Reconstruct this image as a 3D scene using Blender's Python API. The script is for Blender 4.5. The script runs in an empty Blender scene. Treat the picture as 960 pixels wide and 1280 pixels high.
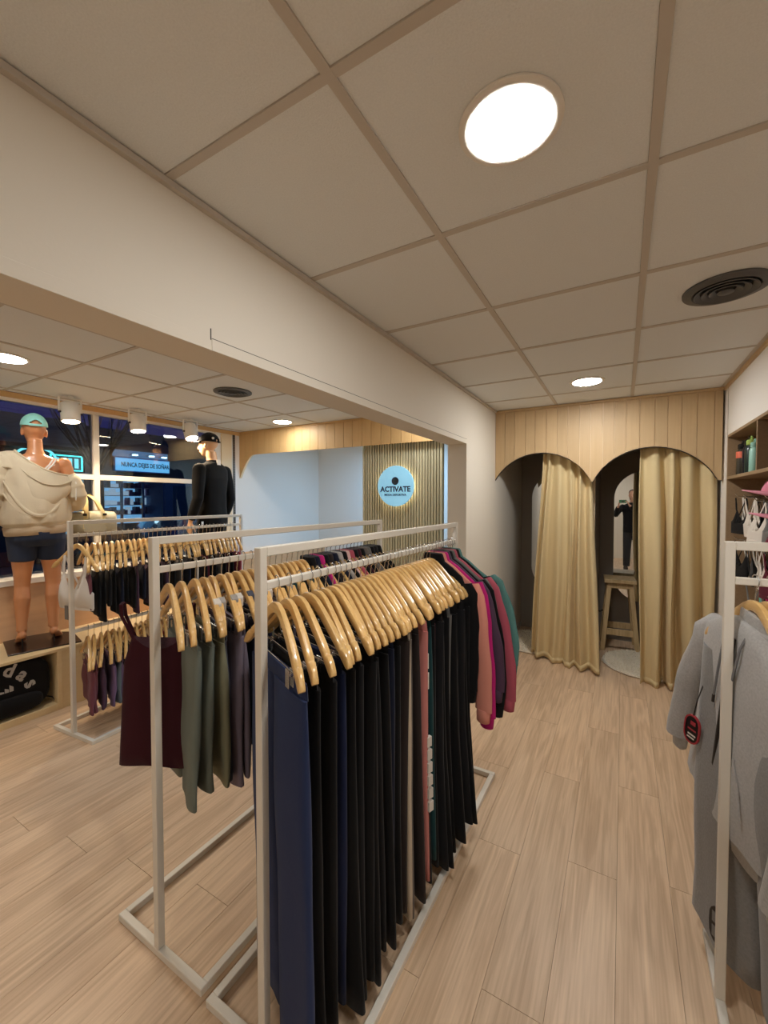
import bpy, bmesh, math, random
from mathutils import Vector, Matrix, Euler
random.seed(7)
PI = math.pi
S = bpy.context.scene
C = S.collection
H = 1.6                                  # camera height
ZC = 2.493                               # ceiling height

def lin(c):
    return tuple(((v/255)/12.92 if v/255 <= .04045 else ((v/255+.055)/1.055)**2.4) for v in c)

# ------------------------------------------------------------------ camera
cd = bpy.data.cameras.new('camera'); cam = bpy.data.objects.new('camera', cd); C.objects.link(cam)
cd.sensor_width = 36; cd.sensor_fit = 'AUTO'; cd.lens = 519*36/1280; cd.clip_start = .02
cam.location = (0, 0, H)
cam.rotation_euler = (math.radians(90-1.55), 0, math.radians(29.9))
S.camera = cam
# ------------------------------------------------------------------ world, exposure
w = bpy.data.worlds.new('dusk'); S.world = w; w.use_nodes = True
w.node_tree.nodes['Background'].inputs[0].default_value = (*lin((36, 44, 110)), 1)
w.node_tree.nodes['Background'].inputs[1].default_value = .55
S.view_settings.view_transform = 'Standard'; S.view_settings.look = 'None'
S.view_settings.gamma = 1; S.view_settings.exposure = 0.0
S.cycles.use_denoising = True
S.cycles.max_bounces = 12; S.cycles.diffuse_bounces = 8; S.cycles.transparent_max_bounces = 12
S.cycles.sample_clamp_indirect = 4
LED = 29.0      # strength of the round ceiling lamps
SPOT = 60.0    # watts of each window spotlight
def spot_light(name, loc, target, power, color, size=1.9, blend=.6, radius=.05):
    l = bpy.data.lights.new(name, 'SPOT'); l.energy = power; l.color = color
    l.spot_size = size; l.spot_blend = blend; l.shadow_soft_size = radius
    o = bpy.data.objects.new(name, l); C.objects.link(o); o.location = loc
    o.rotation_euler = (Vector(target)-Vector(loc)).to_track_quat('-Z', 'Y').to_euler()
    return o
def disc_light(name, loc, power, color, size, spread=PI):
    l = bpy.data.lights.new(name, 'AREA'); l.shape = 'DISK'; l.size = size; l.energy = power; l.color = color
    l.spread = spread
    o = bpy.data.objects.new(name, l); C.objects.link(o); o.location = loc; return o
WARM = (1, .985, .95)
# unseen cool lamp added behind the wooden valance to tint the recess blue
disc_light('recess_fill_light', (-2.6, 4.6, ZC-.05), 34, (.34, .64, 1), .2)

# ------------------------------------------------------------------ materials
def newmat(name):
    m = bpy.data.materials.new(name); m.use_nodes = True
    nt = m.node_tree; return m, nt, nt.nodes['Principled BSDF']
_mats = {}
def mat(name, rgb, rough=.6, metal=0, bump=0, bscale=60, var=0, spec=.5, sheen=0, stretch=None, coat=0):
    if name in _mats: return _mats[name]
    m, nt, p = newmat(name)
    col = (*lin(rgb), 1)
    p.inputs['Base Color'].default_value = col
    p.inputs['Roughness'].default_value = rough; p.inputs['Metallic'].default_value = metal
    p.inputs['Specular IOR Level'].default_value = spec
    p.inputs['Sheen Weight'].default_value = sheen
    p.inputs['Coat Weight'].default_value = coat
    if bump or var:
        tc = nt.nodes.new('ShaderNodeTexCoord'); mp = nt.nodes.new('ShaderNodeMapping')
        if stretch: mp.inputs['Scale'].default_value = stretch
        nt.links.new(tc.outputs['Object'], mp.inputs['Vector'])
        n = nt.nodes.new('ShaderNodeTexNoise'); n.inputs['Scale'].default_value = bscale; n.inputs['Detail'].default_value = 4
        nt.links.new(mp.outputs['Vector'], n.inputs['Vector'])
        if bump:
            b = nt.nodes.new('ShaderNodeBump'); b.inputs['Strength'].default_value = bump; b.inputs['Distance'].default_value = .01
            nt.links.new(n.outputs['Fac'], b.inputs['Height']); nt.links.new(b.outputs['Normal'], p.inputs['Normal'])
        if var:
            r = nt.nodes.new('ShaderNodeValToRGB')
            r.color_ramp.elements[0].position = .3; r.color_ramp.elements[1].position = .7
            r.color_ramp.elements[0].color = tuple(v*(1-var) for v in col[:3])+(1,)
            r.color_ramp.elements[1].color = tuple(min(1, v*(1+var)) for v in col[:3])+(1,)
            nt.links.new(n.outputs['Fac'], r.inputs['Fac']); nt.links.new(r.outputs['Color'], p.inputs['Base Color'])
    _mats[name] = m; return m
def emit(name, rgb, strength):
    if name in _mats: return _mats[name]
    m = bpy.data.materials.new(name); m.use_nodes = True; nt = m.node_tree
    nt.nodes.remove(nt.nodes['Principled BSDF'])
    e = nt.nodes.new('ShaderNodeEmission'); e.inputs[0].default_value = (*rgb, 1); e.inputs[1].default_value = strength
    nt.links.new(e.outputs[0], nt.nodes['Material Output'].inputs[0]); _mats[name] = m; return m
def wood(name, c1, c2, axis=1, scale=1.0, rough=.45, world=False, rnd=.12, contrast=1.0, ring=True, coat=0):
    """wood grain running along one axis, offset and tinted per object"""
    if name in _mats: return _mats[name]
    m, nt, p = newmat(name); N = nt.nodes.new; L = nt.links.new
    if world: src = N('ShaderNodeNewGeometry').outputs['Position']
    else: src = N('ShaderNodeTexCoord').outputs['Object']
    oi = N('ShaderNodeObjectInfo')
    mul = N('ShaderNodeMath'); mul.operation = 'MULTIPLY'; mul.inputs[1].default_value = 37
    L(oi.outputs['Random'], mul.inputs[0])
    add = N('ShaderNodeVectorMath'); add.operation = 'ADD'; L(src, add.inputs[0]); L(mul.outputs[0], add.inputs[1])
    mp = N('ShaderNodeMapping'); sc = [14*scale]*3; sc[axis] = 1.1*scale; mp.inputs['Scale'].default_value = sc
    L(add.outputs[0], mp.inputs['Vector'])
    n1 = N('ShaderNodeTexNoise'); n1.inputs['Scale'].default_value = 1.0; n1.inputs['Detail'].default_value = 5; n1.inputs['Distortion'].default_value = .6
    L(mp.outputs[0], n1.inputs['Vector'])
    mp2 = N('ShaderNodeMapping'); s2 = [120*scale]*3; s2[axis] = 3*scale; mp2.inputs['Scale'].default_value = s2
    L(add.outputs[0], mp2.inputs['Vector'])
    n2 = N('ShaderNodeTexNoise'); n2.inputs['Scale'].default_value = 1.0; n2.inputs['Detail'].default_value = 3
    L(mp2.outputs[0], n2.inputs['Vector'])
    # contour bands of the big noise = cathedral figure
    k = N('ShaderNodeMath'); k.operation = 'MULTIPLY'; k.inputs[1].default_value = 26; L(n1.outputs['Fac'], k.inputs[0])
    sn = N('ShaderNodeMath'); sn.operation = 'SINE'; L(k.outputs[0], sn.inputs[0])
    h = N('ShaderNodeMath'); h.operation = 'MULTIPLY_ADD'; h.inputs[1].default_value = (.16 if ring else .04)*contrast; h.inputs[2].default_value = .5
    L(sn.outputs[0], h.inputs[0])
    f = N('ShaderNodeMath'); f.operation = 'MULTIPLY_ADD'; f.inputs[1].default_value = .9*contrast; L(n2.outputs['Fac'], f.inputs[0])
    sub = N('ShaderNodeMath'); sub.operation = 'SUBTRACT'; L(h.outputs[0], sub.inputs[0]); sub.inputs[1].default_value = .45*contrast
    L(sub.outputs[0], f.inputs[2])
    r = N('ShaderNodeMapRange'); r.inputs['To Min'].default_value = 1-rnd; r.inputs['To Max'].default_value = 1+rnd; L(oi.outputs['Random'], r.inputs['Value'])
    mx = N('ShaderNodeMix'); mx.data_type = 'RGBA'; mx.inputs['A'].default_value = (*lin(c1), 1); mx.inputs['B'].default_value = (*lin(c2), 1)
    L(f.outputs[0], mx.inputs['Factor'])
    vm = N('ShaderNodeVectorMath'); vm.operation = 'SCALE'; L(mx.outputs['Result'], vm.inputs[0]); L(r.outputs[0], vm.inputs['Scale'])
    L(vm.outputs[0], p.inputs['Base Color']); p.inputs['Roughness'].default_value = rough
    p.inputs['Coat Weight'].default_value = coat; p.inputs['Coat Roughness'].default_value = .2
    b = N('ShaderNodeBump'); b.inputs['Strength'].default_value = .08; b.inputs['Distance'].default_value = .003
    L(n2.outputs['Fac'], b.inputs['Height']); L(b.outputs[0], p.inputs['Normal'])
    _mats[name] = m; return m
def fabric(rgb, knit=False):
    nm = 'fabric_%02x%02x%02x' % tuple(rgb) + ('k' if knit else '')
    if knit: return mat(nm, rgb, .95, bump=.12, bscale=150, var=.10, sheen=.25, spec=.2)
    return mat(nm, rgb, .85, bump=.15, bscale=14, sheen=.06, spec=.18)
M_WALL = mat('wall_paint', (226, 219, 206), .75, bump=.03, bscale=90)
M_WALLW = mat('white_wall_paint', (232, 228, 222), .7, bump=.03, bscale=90)
M_FIT = mat('fitting_room_shaded_paint', (150, 142, 132), .8, bump=.03, bscale=90)  # grey carries the shade of the unlit fitting rooms
M_TILE = mat('ceiling_tile', (228, 231, 232), .9, bump=.25, bscale=230, var=.035)
M_GRID = mat('ceiling_grid', (196, 188, 178), .6)
M_FLOOR = wood('oak_laminate', (184, 152, 120), (236, 208, 176), 1, .9, .42, world=True, rnd=.07, contrast=1.0)
M_GAP = mat('floor_joint', (92, 70, 50), .8)
M_PANEL = wood('pale_panel_wood', (176, 146, 106), (206, 178, 136), 2, .8, .5, world=True, rnd=.05, contrast=.55, ring=False)
M_PANELB = mat('panel_backing', (232, 212, 178), .7)
M_SLAT = wood('slat_wood', (166, 160, 130), (196, 190, 164), 2, .8, .5, world=True, rnd=.16, contrast=.8, ring=False)
M_DARK = mat('dark_edge', (40, 32, 26), .7)
M_RACK = mat('rack_white_metal', (226, 221, 210), .4, spec=.5, bump=.02, bscale=40)
M_HANG = wood('varnished_hanger_wood', (212, 164, 96), (244, 206, 138), 0, 1.6, .28, rnd=.10, contrast=.7, coat=.6)
M_CHROME = mat('chrome_wire', (200, 200, 200), .25, 1)
M_SKIN = mat('mannequin_plastic', (206, 142, 98), .3, spec=.5, coat=.3)
M_SKIN2 = mat('male_mannequin_plastic', (216, 170, 130), .35, spec=.5)
M_BLACK = fabric((14, 14, 16)); M_WHITE = mat('white_paint', (232, 228, 220), .4)
M_CREAM = wood('cream_display_wood', (214, 188, 140), (232, 210, 168), 1, .6, .5, world=True, rnd=.03, contrast=.5, ring=False)
M_TAN = mat('tan_wall_panel', (205, 165, 125), .8, var=.05, bscale=7, bump=.03, stretch=(1, .3, 3))
M_PINE = wood('rustic_pine', (176, 146, 100), (220, 192, 146), 2, 1, .6, contrast=1)
M_SHELF = wood('shelf_wood', (128, 104, 78), (164, 138, 106), 1, .8, .5, world=True, contrast=.7, ring=False)

# ------------------------------------------------------------------ mesh helpers
class MB:
    def __init__(s): s.v = []; s.f = []
    def add(s, vs, fs):
        o = len(s.v); s.v += [tuple(v) for v in vs]; s.f += [tuple(i+o for i in f) for f in fs]; return s
    def box(s, lo, hi):
        (x0, y0, z0), (x1, y1, z1) = lo, hi
        return s.add([(x0,y0,z0),(x1,y0,z0),(x1,y1,z0),(x0,y1,z0),(x0,y0,z1),(x1,y0,z1),(x1,y1,z1),(x0,y1,z1)],
                     [(0,3,2,1),(4,5,6,7),(0,1,5,4),(1,2,6,5),(2,3,7,6),(3,0,4,7)])
    def cbox(s, c, d): return s.box([c[i]-d[i]/2 for i in range(3)], [c[i]+d[i]/2 for i in range(3)])
    def beam(s, a, b, w, t, up=(0, 0, 1)):
        a, b = Vector(a), Vector(b); d = (b-a).normalized(); u = Vector(up)
        if abs(d.dot(u)) > .98: u = Vector((0, 1, 0))
        x = d.cross(u).normalized(); y = x.cross(d).normalized()
        vs = [p + x*sx*w/2 + y*sy*t/2 for p in (a, b) for sx, sy in ((-1,-1),(1,-1),(1,1),(-1,1))]
        return s.add(vs, [(3,2,1,0),(4,5,6,7),(0,1,5,4),(1,2,6,5),(2,3,7,6),(3,0,4,7)])
    def loft(s, rings, cap=True):
        n = len(rings[0]); vs = [p for r in rings for p in r]; fs = []
        for i in range(len(rings)-1):
            for j in range(n):
                k = (j+1) % n; fs.append((i*n+j, i*n+k, (i+1)*n+k, (i+1)*n+j))
        if cap: fs += [tuple(range(n-1, -1, -1)), tuple((len(rings)-1)*n+j for j in range(n))]
        return s.add(vs, fs)
    def tube(s, pts, r, n=6, cap=True, up=(0, 0, 1), flat=1.0):
        pts = [Vector(p) for p in pts]; rings = []; u = Vector(up)
        rs = r if isinstance(r, (list, tuple)) else [r]*len(pts)
        x = None
        for i, p in enumerate(pts):
            d = (pts[min(i+1, len(pts)-1)]-pts[max(i-1, 0)]).normalized()
            if x is None:
                if abs(d.dot(u)) > .95: u = Vector((0, 1, 0))
                x = d.cross(u).normalized()
            else: x = (x - d*x.dot(d)).normalized()
            y = d.cross(x)
            ra, rb = rs[i] if isinstance(rs[i], (list, tuple)) else (rs[i], rs[i]*flat)
            rings.append([p + x*ra*math.cos(2*PI*k/n) + y*rb*math.sin(2*PI*k/n) for k in range(n)])
        return s.loft(rings, cap)
    def lathe(s, prof, c=(0, 0, 0), n=20, cap=True):
        return s.loft([[(c[0]+r*math.cos(2*PI*k/n), c[1]+r*math.sin(2*PI*k/n), c[2]+z) for k in range(n)] for r, z in prof], cap)
    def prism(s, poly, axis, a, b):
        """poly = 2-D outline; axis 0/1/2 = extrusion axis"""
        def P(u, v, t): return {0: (t, u, v), 1: (u, t, v), 2: (u, v, t)}[axis]
        n = len(poly); vs = [P(u, v, a) for u, v in poly]+[P(u, v, b) for u, v in poly]
        return s.add(vs, [tuple(range(n)), tuple(range(2*n-1, n-1, -1))]+[(j, (j+1) % n+0, (j+1) % n+n, j+n) for j in range(n)])
    def ellipsoid(s, c, r, n=16, m=10):
        R = []
        for i in range(m+1):
            t = PI*i/m; q = max(math.sin(t), .02)
            R.append([(c[0]+r[0]*q*math.cos(2*PI*k/n), c[1]+r[1]*q*math.sin(2*PI*k/n), c[2]-r[2]*math.cos(t)) for k in range(n)])
        return s.loft(R)
    def xf(s, mtx):
        s.v = [tuple(mtx @ Vector(v)) for v in s.v]; return s
    def mesh(s, name, smooth=False, bevel=0, seg=1, angle=40):
        me = bpy.data.meshes.new(name); me.from_pydata(s.v, [], s.f); 
        bm = bmesh.new(); bm.from_mesh(me)
        bmesh.ops.recalc_face_normals(bm, faces=bm.faces)
        if bevel:
            bmesh.ops.bevel(bm, geom=[e for e in bm.edges], offset=bevel, segments=seg, affect='EDGES', clamp_overlap=True)
        bm.to_mesh(me); bm.free()
        if smooth:
            me.shade_smooth(); me.set_sharp_from_angle(angle=math.radians(angle))
        me.update(); return me
def link(name, me, m, parent=None, loc=None, rot=None):
    o = bpy.data.objects.new(name, me); C.objects.link(o)
    if m is not None:
        if not me.materials: me.materials.append(m)
        o.material_slots[0].link = 'OBJECT'; o.material_slots[0].material = m
    if parent: o.parent = parent
    if loc is not None: o.location = loc
    if rot is not None: o.rotation_euler = rot
    return o
def obj(name, mb, m, parent=None, loc=None, rot=None, smooth=False, bevel=0, seg=1, angle=40):
    return link(name, mb.mesh(name, smooth, bevel, seg, angle), m, parent, loc, rot)
def tag(o, label, cat, group=None):
    o['label'] = label; o['category'] = cat
    if group: o['group'] = group
    return o
def thing(name, label, cat, loc=(0, 0, 0), rz=0, group=None):
    o = bpy.data.objects.new(name, None); C.objects.link(o); o.location = loc; o.rotation_euler = (0, 0, rz)
    o.empty_display_size = .05
    return tag(o, label, cat, group)
def struct(name, mb, m, parent=None, **k):
    o = obj(name, mb, m, parent, **k)
    if parent is None: o['kind'] = 'structure'
    return o
def B(lo, hi): return MB().box(lo, hi)
def ordw(i):
    a = ['first','second','third','fourth','fifth','sixth','seventh','eighth','ninth','tenth','eleventh','twelfth','thirteenth',
         'fourteenth','fifteenth','sixteenth','seventeenth','eighteenth','nineteenth','twentieth']
    t = {20: 'twenty', 30: 'thirty', 40: 'forty'}
    i += 1
    if i <= 20: return a[i-1]
    if i % 10 == 0: return {30: 'thirtieth', 40: 'fortieth', 50: 'fiftieth'}[i]
    return t[i//10*10]+'-'+a[i % 10-1]
def text_mesh(txt, size, depth=.001, bold=.0, spacing=1.0):
    cu = bpy.data.curves.new('lettering', 'FONT'); cu.body = txt; cu.size = size; cu.extrude = depth; cu.offset = bold
    cu.align_x = 'CENTER'; cu.align_y = 'CENTER'; cu.space_character = spacing; cu.resolution_u = 2
    o = bpy.data.objects.new('lettering', cu); C.objects.link(o)
    bpy.context.view_layer.update()
    me = bpy.data.meshes.new_from_object(o.evaluated_get(bpy.context.evaluated_depsgraph_get()))
    bpy.data.objects.remove(o); bpy.data.curves.remove(cu); return me

# ================================================================== SETTING
YB = 5.45          # back wall of the whole floor
BX0, BX1 = -1.28, -1.117   # partition / beam between the two rooms
YF, YL = 4.2, 3.81         # fitting room front, left valance
XW = -4.38                 # ceiling edge at the window
YN = -2.4                  # wall behind the camera
XR, XR2, YJ = .69, 2.3, 2.2
# floor and its planks
fl = struct('floor', B((XW-.05, YN, -.06), (XR2+.1, YB+.05, -.006)), M_GAP)
pw, pl = .19, 1.26
plank_mesh = {}
for i in range(-24, 13):
    off = (i*0.47) % 1.0*pl
    y = YN - off
    x = i*pw
    if x+pw < -3.95 or x > XR2: continue
    while y < YB:
        y0, y1 = max(y, YN), min(y+pl, YB); x1 = min(x+pw, XR2)
        hidden = (x > XR+.2 and y0 > YJ+.2)
        if y1-y0 > .05 and not hidden:
            key = (round(y1-y0, 3), round(x1-x, 3))
            if key not in plank_mesh:
                plank_mesh[key] = B((0, 0, 0), (x1-x-.0008, y1-y0-.0012, .006)).mesh('plank', bevel=.0006)
            link('plank', plank_mesh[key], M_FLOOR, fl, (x, y0, -.006))
        y += pl
# ceiling: slab, grid, tiles
ce = struct('ceiling', B((XW-.02, YN, ZC+.02), (XR2+.1, YB+.05, ZC+.08)), M_GRID)
tile_mesh = {}
def tiles(xs, ys, holes, cond=None):
    for a, b in zip(xs, xs[1:]):
        for c, d in zip(ys, ys[1:]):
            if cond and not cond((a+b)/2, (c+d)/2): continue
            g = .0125; key = (round(b-a, 3), round(d-c, 3))
            if key not in tile_mesh:
                tile_mesh[key] = B((-(b-a)/2+g, -(d-c)/2+g, 0), ((b-a)/2-g, (d-c)/2-g, .018)).mesh('ceiling_tile')
            link('ceiling_tile', tile_mesh[key], M_TILE, ce, ((a+b)/2, (c+d)/2, ZC+.003))
    for x in xs[1:-1]: obj('grid_runner', B((x-.012, ys[0], ZC-.0015), (x+.012, ys[-1], ZC+.012)), M_GRID, ce)
    for y in ys[1:-1]:
        for a, b in zip(xs, xs[1:]):
            if cond and not cond((a+b)/2, y): continue
            obj('grid_tie', B((a+.012, y-.0115, ZC-.0012), (b-.012, y+.0115, ZC+.012)), M_GRID, ce)
ysr = [YN]+[.72+.612*k for k in range(-5, 6)]+[YF]
tiles([BX1, -.548, .058, .668, XR2], ysr, None)
ysl = [YN]+[1.40+.612*k for k in range(-6, 4)]+[YL]
tiles([XW]+[-4.255, -3.65, -3.045, -2.44, -1.835]+[BX0], ysl, None)
# plain plaster above the counter recess and the fitting rooms
struct('ceiling_recess', B((XW, YL+.04, ZC-.004), (BX0, YB, ZC+.016)), M_WALLW)
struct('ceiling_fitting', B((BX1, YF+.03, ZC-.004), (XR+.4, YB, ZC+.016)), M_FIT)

# partition: beam, end wall
mb = MB().box((BX0, YN, 2.068), (BX1, 3.3, ZC)).box((BX0, 3.3, 0), (BX1, YB, ZC))
struct('wall_middle', mb, M_WALL)
tb = struct('trim_1', B((BX1-.001, YN, 2.068), (BX1+.0016, .86, 2.105)), M_WALL, bevel=.0008)
tb2 = struct('trim_2', B((BX1-.001, .866, 2.068), (BX1+.0022, 3.3, 2.104)), M_WALL, bevel=.0008)
struct('trim_3', B((BX1-.001, .861, 2.10), (BX1+.0012, .864, 2.135)), M_DARK)
struct('trim_4', B((BX1-.001, .866, 2.1042), (BX1+.0012, 3.3, 2.1062)), M_DARK)
struct('trim_5', B((BX1, YN, ZC-.018), (BX1+.018, YF-.03, ZC-.001)), M_GRID)
struct('trim_6', B((BX0-.018, YN, ZC-.018), (BX0, YL, ZC-.001)), M_GRID)
# skirting of the end wall
struct('baseboard_middle', B((BX1, 3.3, 0), (BX1+.01, YB, .055)), M_WALLW)
# back wall and right wall
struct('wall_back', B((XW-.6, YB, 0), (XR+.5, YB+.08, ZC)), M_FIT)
wb2 = struct('wall_recess', B((XW, YB-.02, 0), (BX0, YB, ZC)), M_WALLW)
SHD = .34          # depth of the shelf niche in the right wall
mb = MB().box((XR, YF-.12, 0), (XR+.5, YB, ZC)).box((XR, YJ, 2.10), (XR+SHD, YF-.12, ZC)).box((XR+SHD, YJ, 0), (XR+.5, YF-.12, ZC))
mb.box((XR, YJ-.05, 0), (XR2+.1, YJ, ZC))
struct('wall_right', mb, M_WALLW)
struct('wall_right_return', B((XR2, YN, 0), (XR2+.1, YJ, ZC)), M_WALL)
struct('wall_front', B((XW-.6, YN-.1, 0), (XR2+.1, YN, ZC)), M_WALL)
# wood strips where ceiling meets right wall and fitting front
struct('trim_7', B((XR-.014, YJ-.05, ZC-.028), (XR, YF-.03, ZC-.001)), M_PANEL)
struct('trim_8', B((BX1, YF-.034, ZC-.022), (XR-.014, YF-.016, ZC-.001)), M_PANEL)
struct('trim_9', B((XR-.003, YF-.125, 0), (XR+.001, YF-.118, ZC-.03)), M_GRID)
# thin partition between the two fitting rooms
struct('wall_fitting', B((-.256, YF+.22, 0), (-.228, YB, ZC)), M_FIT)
struct('trim_10', B((-.258, YF+.205, 0), (-.226, YF+.22, 2.3)), M_PANELB)

# ---- arched fascia of the fitting rooms, board by board
def arch_z(x):
    for c, hw in ((-.692, .444), (.205, .444)):
        if abs(x-c) <= hw:
            rise = .288; R = (hw*hw+rise*rise)/(2*rise)
            return 1.77-(R-rise)+math.sqrt(max(R*R-(x-c)**2, 0))
    return 1.765
def board_row(parent, x0, x1, step, y0, y1, ztop, zfun, m, name='panel_board', jitter=0.0):
    x = x0; k = 0
    while x < x1-.004:
        w_ = step*(1+jitter*random.uniform(-1, 1)); e = min(x+w_, x1)
        if x1-e < .03: e = x1
        n = 6; a, b = x+.0018, e-.0018
        bot = [(a+(b-a)*i/n, zfun(a+(b-a)*i/n)) for i in range(n+1)]
        obj(name, MB().prism(bot+[(b, ztop), (a, ztop)], 1, y0, y1), m, parent)
        x = e
ff = thing('arched_fascia', 'pale wood board fascia with two arches over the fitting rooms', 'fascia', (0, 0, 0))
ff['kind'] = 'structure'; ff.name = 'wall_fitting_front'
for k in ('label', 'category'): del ff[k]
board_row(ff, BX1, XR-.014, .100, YF-.016, YF-.0095, ZC-.02, arch_z, M_PANEL, jitter=.12)
# backing sheet: pale joints, dark lower edge
N = 90; xs = [BX1+(XR-.014-BX1)*i/N for i in range(N+1)]
obj('backing_sheet', MB().prism([(x, arch_z(x)+.006) for x in xs]+[(xs[-1], ZC-.005), (xs[0], ZC-.005)], 1, YF-.0093, YF+.012), M_PANELB, ff)
mb = MB(); rr = [[(x, YF-.0175, arch_z(x)-.0005), (x, YF+.013, arch_z(x)-.0005), (x, YF+.013, arch_z(x)-.006), (x, YF-.0175, arch_z(x)-.006)] for x in xs]
mb.loft(rr); obj('edge_band', mb, M_DARK, ff)

# ---- valance in the left room
lf = thing('valance', '', '', (0, 0, 0)); lf['kind'] = 'structure'; lf.name = 'wall_left_valance'
for k in ('label', 'category'): del lf[k]
def val_z(x):
    t = (x+4.11)/(-.27)
    if t <= 0: return 2.192
    return 2.192-.32*min(1, t)**1.7
M_VAL = wood('warm_valance_wood', (196, 158, 104), (220, 186, 132), 2, .8, .5, world=True, rnd=.05, contrast=.55, ring=False)
board_row(lf, XW, BX0, .12, YL-.016, YL-.0095, ZC-.001, val_z, M_VAL)
xs2 = [XW+(BX0-XW)*i/N for i in range(N+1)]
obj('backing_sheet', MB().prism([(x, val_z(x)+.004) for x in xs2]+[(xs2[-1], ZC-.003), (xs2[0], ZC-.003)], 1, YL-.0093, YL+.02), M_PANELB, lf)
# strips where left ceiling meets the window and valance
struct('trim_11', B((XW, YN, ZC-.045), (XW+.025, YL-.02, ZC-.002)), M_VAL)
struct('trim_12', B((XW+.025, YL-.036, ZC-.016), (BX0-.018, YL-.017, ZC-.001)), M_VAL)

# ---- window wall on the left
XG = XW-.03
M_GLASS = bpy.data.materials.new('window_glass'); M_GLASS.use_nodes = True
nt = M_GLASS.node_tree; nt.nodes.remove(nt.nodes['Principled BSDF'])
fr = nt.nodes.new('ShaderNodeFresnel'); fr.inputs[0].default_value = 1.6
tr = nt.nodes.new('ShaderNodeBsdfTransparent'); tr.inputs[0].default_value = (.93, .97, .98, 1)
gl = nt.nodes.new('ShaderNodeBsdfGlossy'); gl.inputs['Roughness'].default_value = .0
mx = nt.nodes.new('ShaderNodeMixShader')
for a, b in ((fr.outputs[0], mx.inputs[0]), (tr.outputs[0], mx.inputs[1]), (gl.outputs[0], mx.inputs[2]), (mx.outputs[0], nt.nodes['Material Output'].inputs[0])): nt.links.new(a, b)
ZS = .965
win = struct('window_1', MB().box((XG-.03, YN, ZC-.07), (XG+.03, 3.42, ZC-.002)), M_WHITE)
for y in (-.55, .77, 2.09): obj('mullion', B((XG-.025, y-.026, ZS), (XG+.03, y+.026, ZC-.07)), M_WHITE, win, bevel=.003)
obj('end_post', B((XG-.025, 3.36, ZS), (XG+.03, 3.42, ZC-.07)), M_WHITE, win, bevel=.003)
ye = [YN, -.55, .77, 2.09, 3.39]
for a, b in zip(ye, ye[1:]):
    obj('transom', B((XG-.02, a+.026, 1.80), (XG+.028, b-.026, 1.85)), M_WHITE, win, bevel=.003)
    obj('pane', B((XG-.003, a+.02, 1.85), (XG+.001, b-.02, ZC-.07)), M_GLASS, win)
    obj('pane', B((XG-.003, a+.02, ZS), (XG+.001, b-.02, 1.80)), M_GLASS, win)
obj('window_sill', B((XG-.05, YN, ZS-.05), (-4.235, 3.5, ZS)), M_WHITE, win, bevel=.004)
struct('wall_left', MB().box((XG-.05, YN, 0), (-4.25, YB, ZS-.05)), M_TAN)
mb = MB().box((XG-.05, 3.42, ZS-.05), (XW+.01, YB, ZC))
struct('wall_left_end', mb, M_WALLW)
struct('trim_13', B((XW+.01, 3.50, ZS), (XW+.03, 3.655, ZC-.05)), M_PANELB, bevel=.002)
rail = tag(obj('slotted_rail', B((0, 0, 0), (.012, .03, 1.5)), mat('grey_rail_metal', (120, 112, 104), .4, .6)),
           'grey slotted metal rail upright on the wall beside the shop window', 'rail')
rail.location = (XW+.01, 3.685, .98)
for k in range(48): obj('slot', B((.011, .009, .02+k*.031), (.0128, .021, .02+k*.031+.02)), M_DARK, rail)

# ---- display platform under the window, with an open niche
PX, PZ = -3.72, .47
pf = thing('display_platform', 'cream wood display platform below the shop window with an open niche', 'platform', (PX, 0, 0))
def pb(nm, lo, hi, m=M_CREAM): return obj(nm, B((lo[0]-PX, lo[1], lo[2]), (hi[0]-PX, hi[1], hi[2])), m, pf, bevel=.002)
NY0, NY1 = .30, 1.475
pb('top_board', (-4.249, YN+.05, PZ-.022), (PX, YL, PZ))
pb('side_board', (-4.2, NY1, 0.0), (PX, NY1+.03, PZ-.022))
pb('side_board', (-4.2, NY0-.03, 0.0), (PX, NY0, PZ-.022))
pb('bottom_board', (-4.2, NY0, 0.0), (PX, NY1, .05))
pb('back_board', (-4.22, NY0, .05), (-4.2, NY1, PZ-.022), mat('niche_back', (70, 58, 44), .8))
pb('front_panel', (PX-.03, NY1+.03, 0), (PX-.004, YL, PZ-.022))
pb('front_panel', (PX-.03, YN+.05, 0), (PX-.004, NY0-.03, PZ-.022))

# ---- slatted counter wall with the round sign
sp = thing('slatted_panel', 'tall pale wood slatted panel behind the round shop sign', 'panel', (-2.03, YL+.06, 0))
SW = .945; obj('backing_board', B((-SW/2, .02, 0), (SW/2, .05, 2.34)), mat('slat_backing', (104, 92, 62), .8), sp)
ns = 30; sme = B((-.0115, 0, 0), (.0115, .02, 2.34)).mesh('slat', bevel=.003)
for i in range(ns): link('slat', sme, M_SLAT, sp, (-SW/2+SW*(i+.5)/ns, 0, 0))
SY = YL+.06
sg = thing('round_sign', 'round pale blue wall sign reading ACTIVATE with warm halo light', 'sign', (-2.058, SY-.045, 1.754))
def disc(r, y0, y1, n=48): return MB().prism([(r*math.cos(2*PI*k/n), r*math.sin(2*PI*k/n)) for k in range(n)], 1, y0, y1)
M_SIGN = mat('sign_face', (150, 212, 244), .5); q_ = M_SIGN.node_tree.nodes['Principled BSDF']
q_.inputs['Emission Color'].default_value = (*lin((140, 206, 242)), 1); q_.inputs['Emission Strength'].default_value = .42   # blue glow added to brighten the face
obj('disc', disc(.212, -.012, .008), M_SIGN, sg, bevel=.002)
ring = MB(); n = 48
ring.loft([[(r*math.cos(2*PI*k/n), y, r*math.sin(2*PI*k/n)) for r, y in ((.165, .012), (.178, .012), (.178, .022), (.165, .022))] for k in range(n+1)])
obj('halo_strip', ring, emit('halo_led', (1, .62, .28), 14), sg)
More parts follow.
